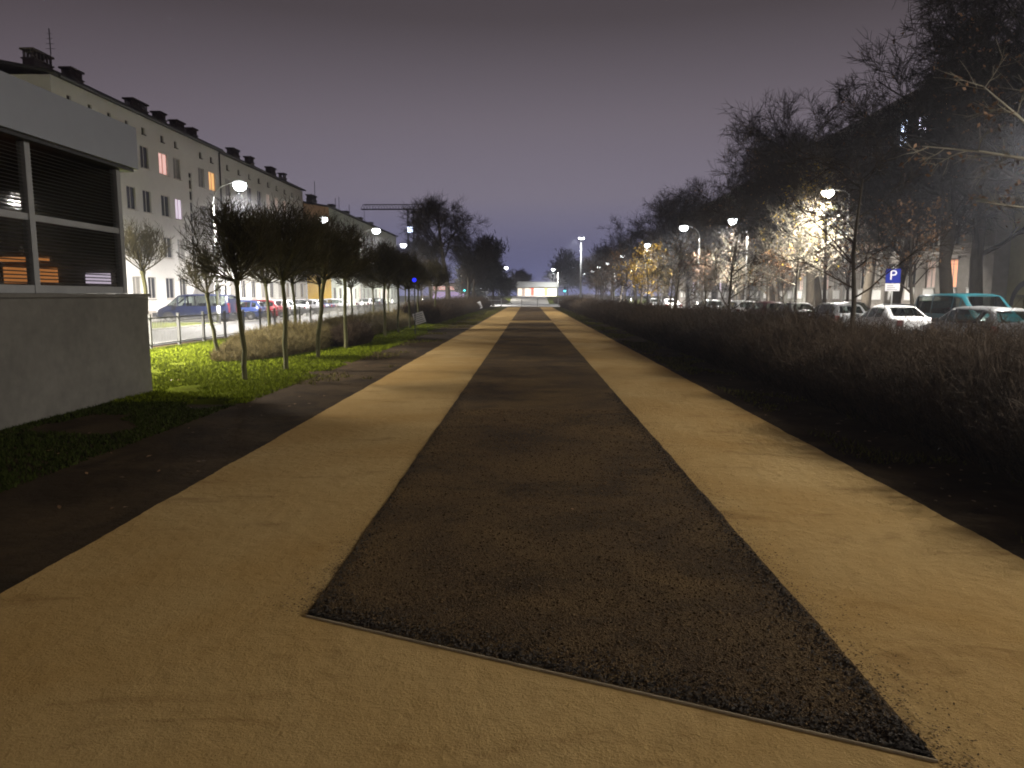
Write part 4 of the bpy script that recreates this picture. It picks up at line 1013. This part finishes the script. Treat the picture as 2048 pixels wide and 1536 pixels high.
for k_ in range(3): pl_.box((-.22, -.066, 2.12+.085*k_), (.2-.08*k_, -.0605, 2.145+.085*k_))
pl_.build('lettering', M['grey'], t)
text('P', .62, M['white'], t, (0, -.066, 2.76), (PI/2, 0, 0))
def board(label, x, y, w, h, z0, tilt, rz, m='white', lean=.0, legs=True):
    t = thing('notice_board', label, 'notice board', (x, y, 0), rz, 'notice boards stuck in the soil beside the path'); t.rotation_euler = (0, lean, rz)
    MB().prism([(0, z0), (.02, z0), (.02-tilt*h, z0+h), (-tilt*h, z0+h)], -w/2, w/2, 'x') if 0 else None
    b = MB().box((-w/2, -.01, z0), (w/2, .01, z0+h)); b.build('panel', M[m], t)
    q = MB()
    for k_ in range(5): q.box((-w*.4, -.014, z0+h*(.12+.17*k_)), (w*(.4-.04*(k_ % 3)), -.0105, z0+h*(.18+.17*k_)))
    q.build('lettering', M['grey'], t)
    if legs:
        for s in (-1, 1): MB().tube([(s*w*.46, .03, -.1), (s*w*.46, .03, z0+h*.9)], .013, 6).build('leg', M['dark'], t)
board('white slanted notice board on thin legs beside the left globe trees', -5.62, 38, .58, .6, .42, 0, .05, lean=-.3)
board('small white notice panel leaning at the edge of the left hedge', -5.7, 85.9, .5, .85, .3, 0, 0, lean=-.35)
board('small greyish notice panel standing before the right hedge', 6.2, 52.4, .5, .75, .3, 0, 0, m='trim', lean=.25)
# lit signs and signals
t = thing('blue_sign', 'small round glowing blue sign between the left globe trees', 'sign', (-5.55, 34.8, 0))
MB().tube([(0, 0, 0), (0, 0, 2.5)], .025, 8).build('pole', M['dark'], t)
MB().prism([(.095*math.cos(i*PI/8), 2.62+.095*math.sin(i*PI/8)) for i in range(16)], -.05, 0).build('disc', M['bluelit'], t)
def signal(label, x, y, lit, z=3.0):
    t = thing('traffic_signal', label, 'traffic light', (x, y, 0))
    MB().tube([(0, 0, 0), (0, 0, z+.1)], .06, 8).build('pole', M['dark'], t)
    MB().box((-.17, -.15, z-.45), (.17, .1, z+.5)).build('housing', M['dark'], t)
    for i, c in enumerate(('teal', 'dark', 'red')):
        MB().prism([(.2*math.cos(q*PI/8), z-.28+.32*i+.2*math.sin(q*PI/8)*.75) for q in range(16)], -.2, -.151).build('light', M['teal'] if lit == i else M['dark'], t)
signal('traffic signal showing green at the end of the left hedge', -11.5, 128, 0)
signal('traffic signal showing green right of the far shop', 7.4, 150, 0)
# small shop with violet and pink sign on the left
t = thing('corner_shop', 'small shop with glowing violet front and pink sign behind the left hedge', 'building', (-17, 152, 0))
MB().box((-4, 0, 0), (4, 6, 4.2)).build('wall', M['plaster2'], t)
MB().box((-3.4, -.08, .6), (3.4, -.003, 2.6)).build('shop_window', M['shopp'], t)
MB().box((-3.2, -.14, 3.0), (1.2, -.003, 3.7)).build('sign', M['win_pink'], t)
MB().box((-4.3, -.6, 4.22), (4.3, 6.3, 4.45)).build('roof', M['roofing'], t)
# far lit shop at the vanishing point
t = thing('shop_building', 'far low shop with glowing white, red and yellow front under a pale flat roof', 'building', (2.2, 205, 1.5))
MB().box((-5.6, 0, 0), (5.6, 10, 2.6)).build('wall', M['plaster'], t)
MB().prism([(-6.2, 2.62), (6.2, 2.62), (6.1, 4.0), (-5.4, 4.2)], -.8, 10).build('roof', M['fascia'], t)
for x0, x1, m_ in ((-5.4, -4.3, 'shop'), (-4.2, -3.5, 'win_dim'), (-3.4, -2.4, 'shop'), (-2.3, -1.7, 'win_pink'), (-1.6, -.9, 'shopred'), (-.8, .7, 'shop'), (.8, 2.0, 'shop'), (2.1, 3.0, 'shopy'), (3.1, 3.9, 'shop'), (4.0, 5.4, 'shop')): MB().box((x0, -.06, .25), (x1, -.003, 2.3)).build('shop_window', M[m_], t)
# tower crane in the dark behind the tall tree
t = thing('tower_crane', 'dark tower crane jib sticking out behind the tall bare left tree', 'crane', (-25.3, 155, 0))
m_ = MB()
for sx in (-.6, .6):
    for sy in (-.6, .6): m_.tube([(sx, sy, 0), (sx, sy, 20)], .09, 5)
for i in range(16):
    z = i*1.25
    for s in (-1, 1): m_.tube([(-.6*s, s*.6, z), (.6*s, s*.6, z+1.25)], .05, 4); m_.tube([(s*.6, -.6*s, z), (s*.6, .6*s, z+1.25)], .05, 4)
m_.build('mast', M['dark'], t)
j_ = MB().tube([(-10.5, -.5, 20), (6, -.5, 20)], .09, 5).tube([(-10.5, .5, 20), (6, .5, 20)], .09, 5).tube([(-10, 0, 21), (6, 0, 21)], .09, 5)
for i in range(26): x = -10.5+i*.62; j_.tube([(x, -.5, 20), (x+.31, 0, 21)], .05, 4).tube([(x+.31, 0, 21), (x+.62, .5, 20)], .05, 4)
j_.build('jib', M['dark'], t)
MB().tube([(-9.9, 0, 20), (-9.9, 0, 17.6)], .04, 5).box((-10.1, -.2, 17.2), (-9.7, .2, 17.6)).build('hook', M['dark'], t)
MB().box((-.55, -.9, 15.1), (.55, -.62, 16.2)).build('floodlight', M['win_blue'], t)

# ------------------------------------------------------------------ sky, camera, render settings
w = bpy.data.worlds.new('World'); S.world = w; w.use_nodes = True; nt = w.node_tree; bgn = nt.nodes['Background']
tc = nt.nodes.new('ShaderNodeTexCoord'); sx = nt.nodes.new('ShaderNodeSeparateXYZ'); nt.links.new(tc.outputs['Generated'], sx.inputs[0])
rp = nt.nodes.new('ShaderNodeValToRGB'); cr = rp.color_ramp
def lin(r, g, b): return tuple(((c/255)/12.92 if c/255 <= .04045 else ((c/255+.055)/1.055)**2.4) for c in (r, g, b))+(1,)
stops = [(0., lin(120, 124, 172)), (.045, lin(117, 118, 156)), (.13, lin(133, 126, 141)), (.22, lin(119, 111, 121)), (.34, lin(83, 76, 80)), (.5, lin(64, 58, 61)), (1., lin(50, 45, 48))]
while len(cr.elements) < len(stops): cr.elements.new(.5)
for e_, (p_, c_) in zip(cr.elements, stops): e_.position = p_; e_.color = c_
nt.links.new(sx.outputs['Z'], rp.inputs['Fac'])
# the town glow is strongest straight ahead and browner to the sides
ab = nt.nodes.new('ShaderNodeMapRange'); ab.inputs['From Min'].default_value = .35; ab.inputs['From Max'].default_value = 1.; ab.clamp = True
nt.links.new(sx.outputs['Y'], ab.inputs['Value'])
sd = nt.nodes.new('ShaderNodeMix'); sd.data_type = 'RGBA'; sd.blend_type = 'MULTIPLY'; sd.inputs['Factor'].default_value = 1.
sc_ = nt.nodes.new('ShaderNodeMix'); sc_.data_type = 'RGBA'; sc_.inputs[6].default_value = (.4, .31, .27, 1); sc_.inputs[7].default_value = (1, 1, 1, 1)
nt.links.new(ab.outputs['Result'], sc_.inputs[0]); nt.links.new(rp.outputs['Color'], sd.inputs[6]); nt.links.new(sc_.outputs[2], sd.inputs[7])
nt.links.new(sd.outputs[2], bgn.inputs['Color']); bgn.inputs['Strength'].default_value = 1.

hz = MB().box((-330, -75, -1), (330, 490, 32)).build('haze', None or bpy.data.materials.new('haze_air')); hz['kind'] = 'stuff'
hm = hz.data.materials[0]; hm.use_nodes = True; nt = hm.node_tree; nt.nodes.remove(nt.nodes['Principled BSDF'])
pv = nt.nodes.new('ShaderNodeVolumePrincipled'); pv.inputs['Color'].default_value = (.86, .88, 1., 1); pv.inputs['Density'].default_value = .0012; pv.inputs['Anisotropy'].default_value = .55
nt.links.new(pv.outputs[0], nt.nodes['Material Output'].inputs['Volume'])

cd = bpy.data.cameras.new('camera'); co = bpy.data.objects.new('camera', cd); COL.objects.link(co); S.camera = co
co.location = (0, 0, 1.9); co.rotation_euler = (R(90-7.0954), 0, R(1.362)); cd.sensor_width = 36; cd.lens = 36*1430/2048; cd.clip_start = .05; cd.clip_end = 3000
S.view_settings.view_transform = 'Standard'; S.view_settings.look = 'None'; S.view_settings.exposure = 0.; S.view_settings.gamma = 1.
cy = S.cycles; cy.use_denoising = True
try: cy.denoiser = 'OPENIMAGEDENOISE'
except Exception: pass
cy.max_bounces = 5; cy.diffuse_bounces = 2; cy.glossy_bounces = 3; cy.transparent_max_bounces = 8; cy.sample_clamp_indirect = 2.; cy.sample_clamp_direct = 0.
cy.filter_width = 1.9; cy.caustics_reflective = False; cy.caustics_refractive = False
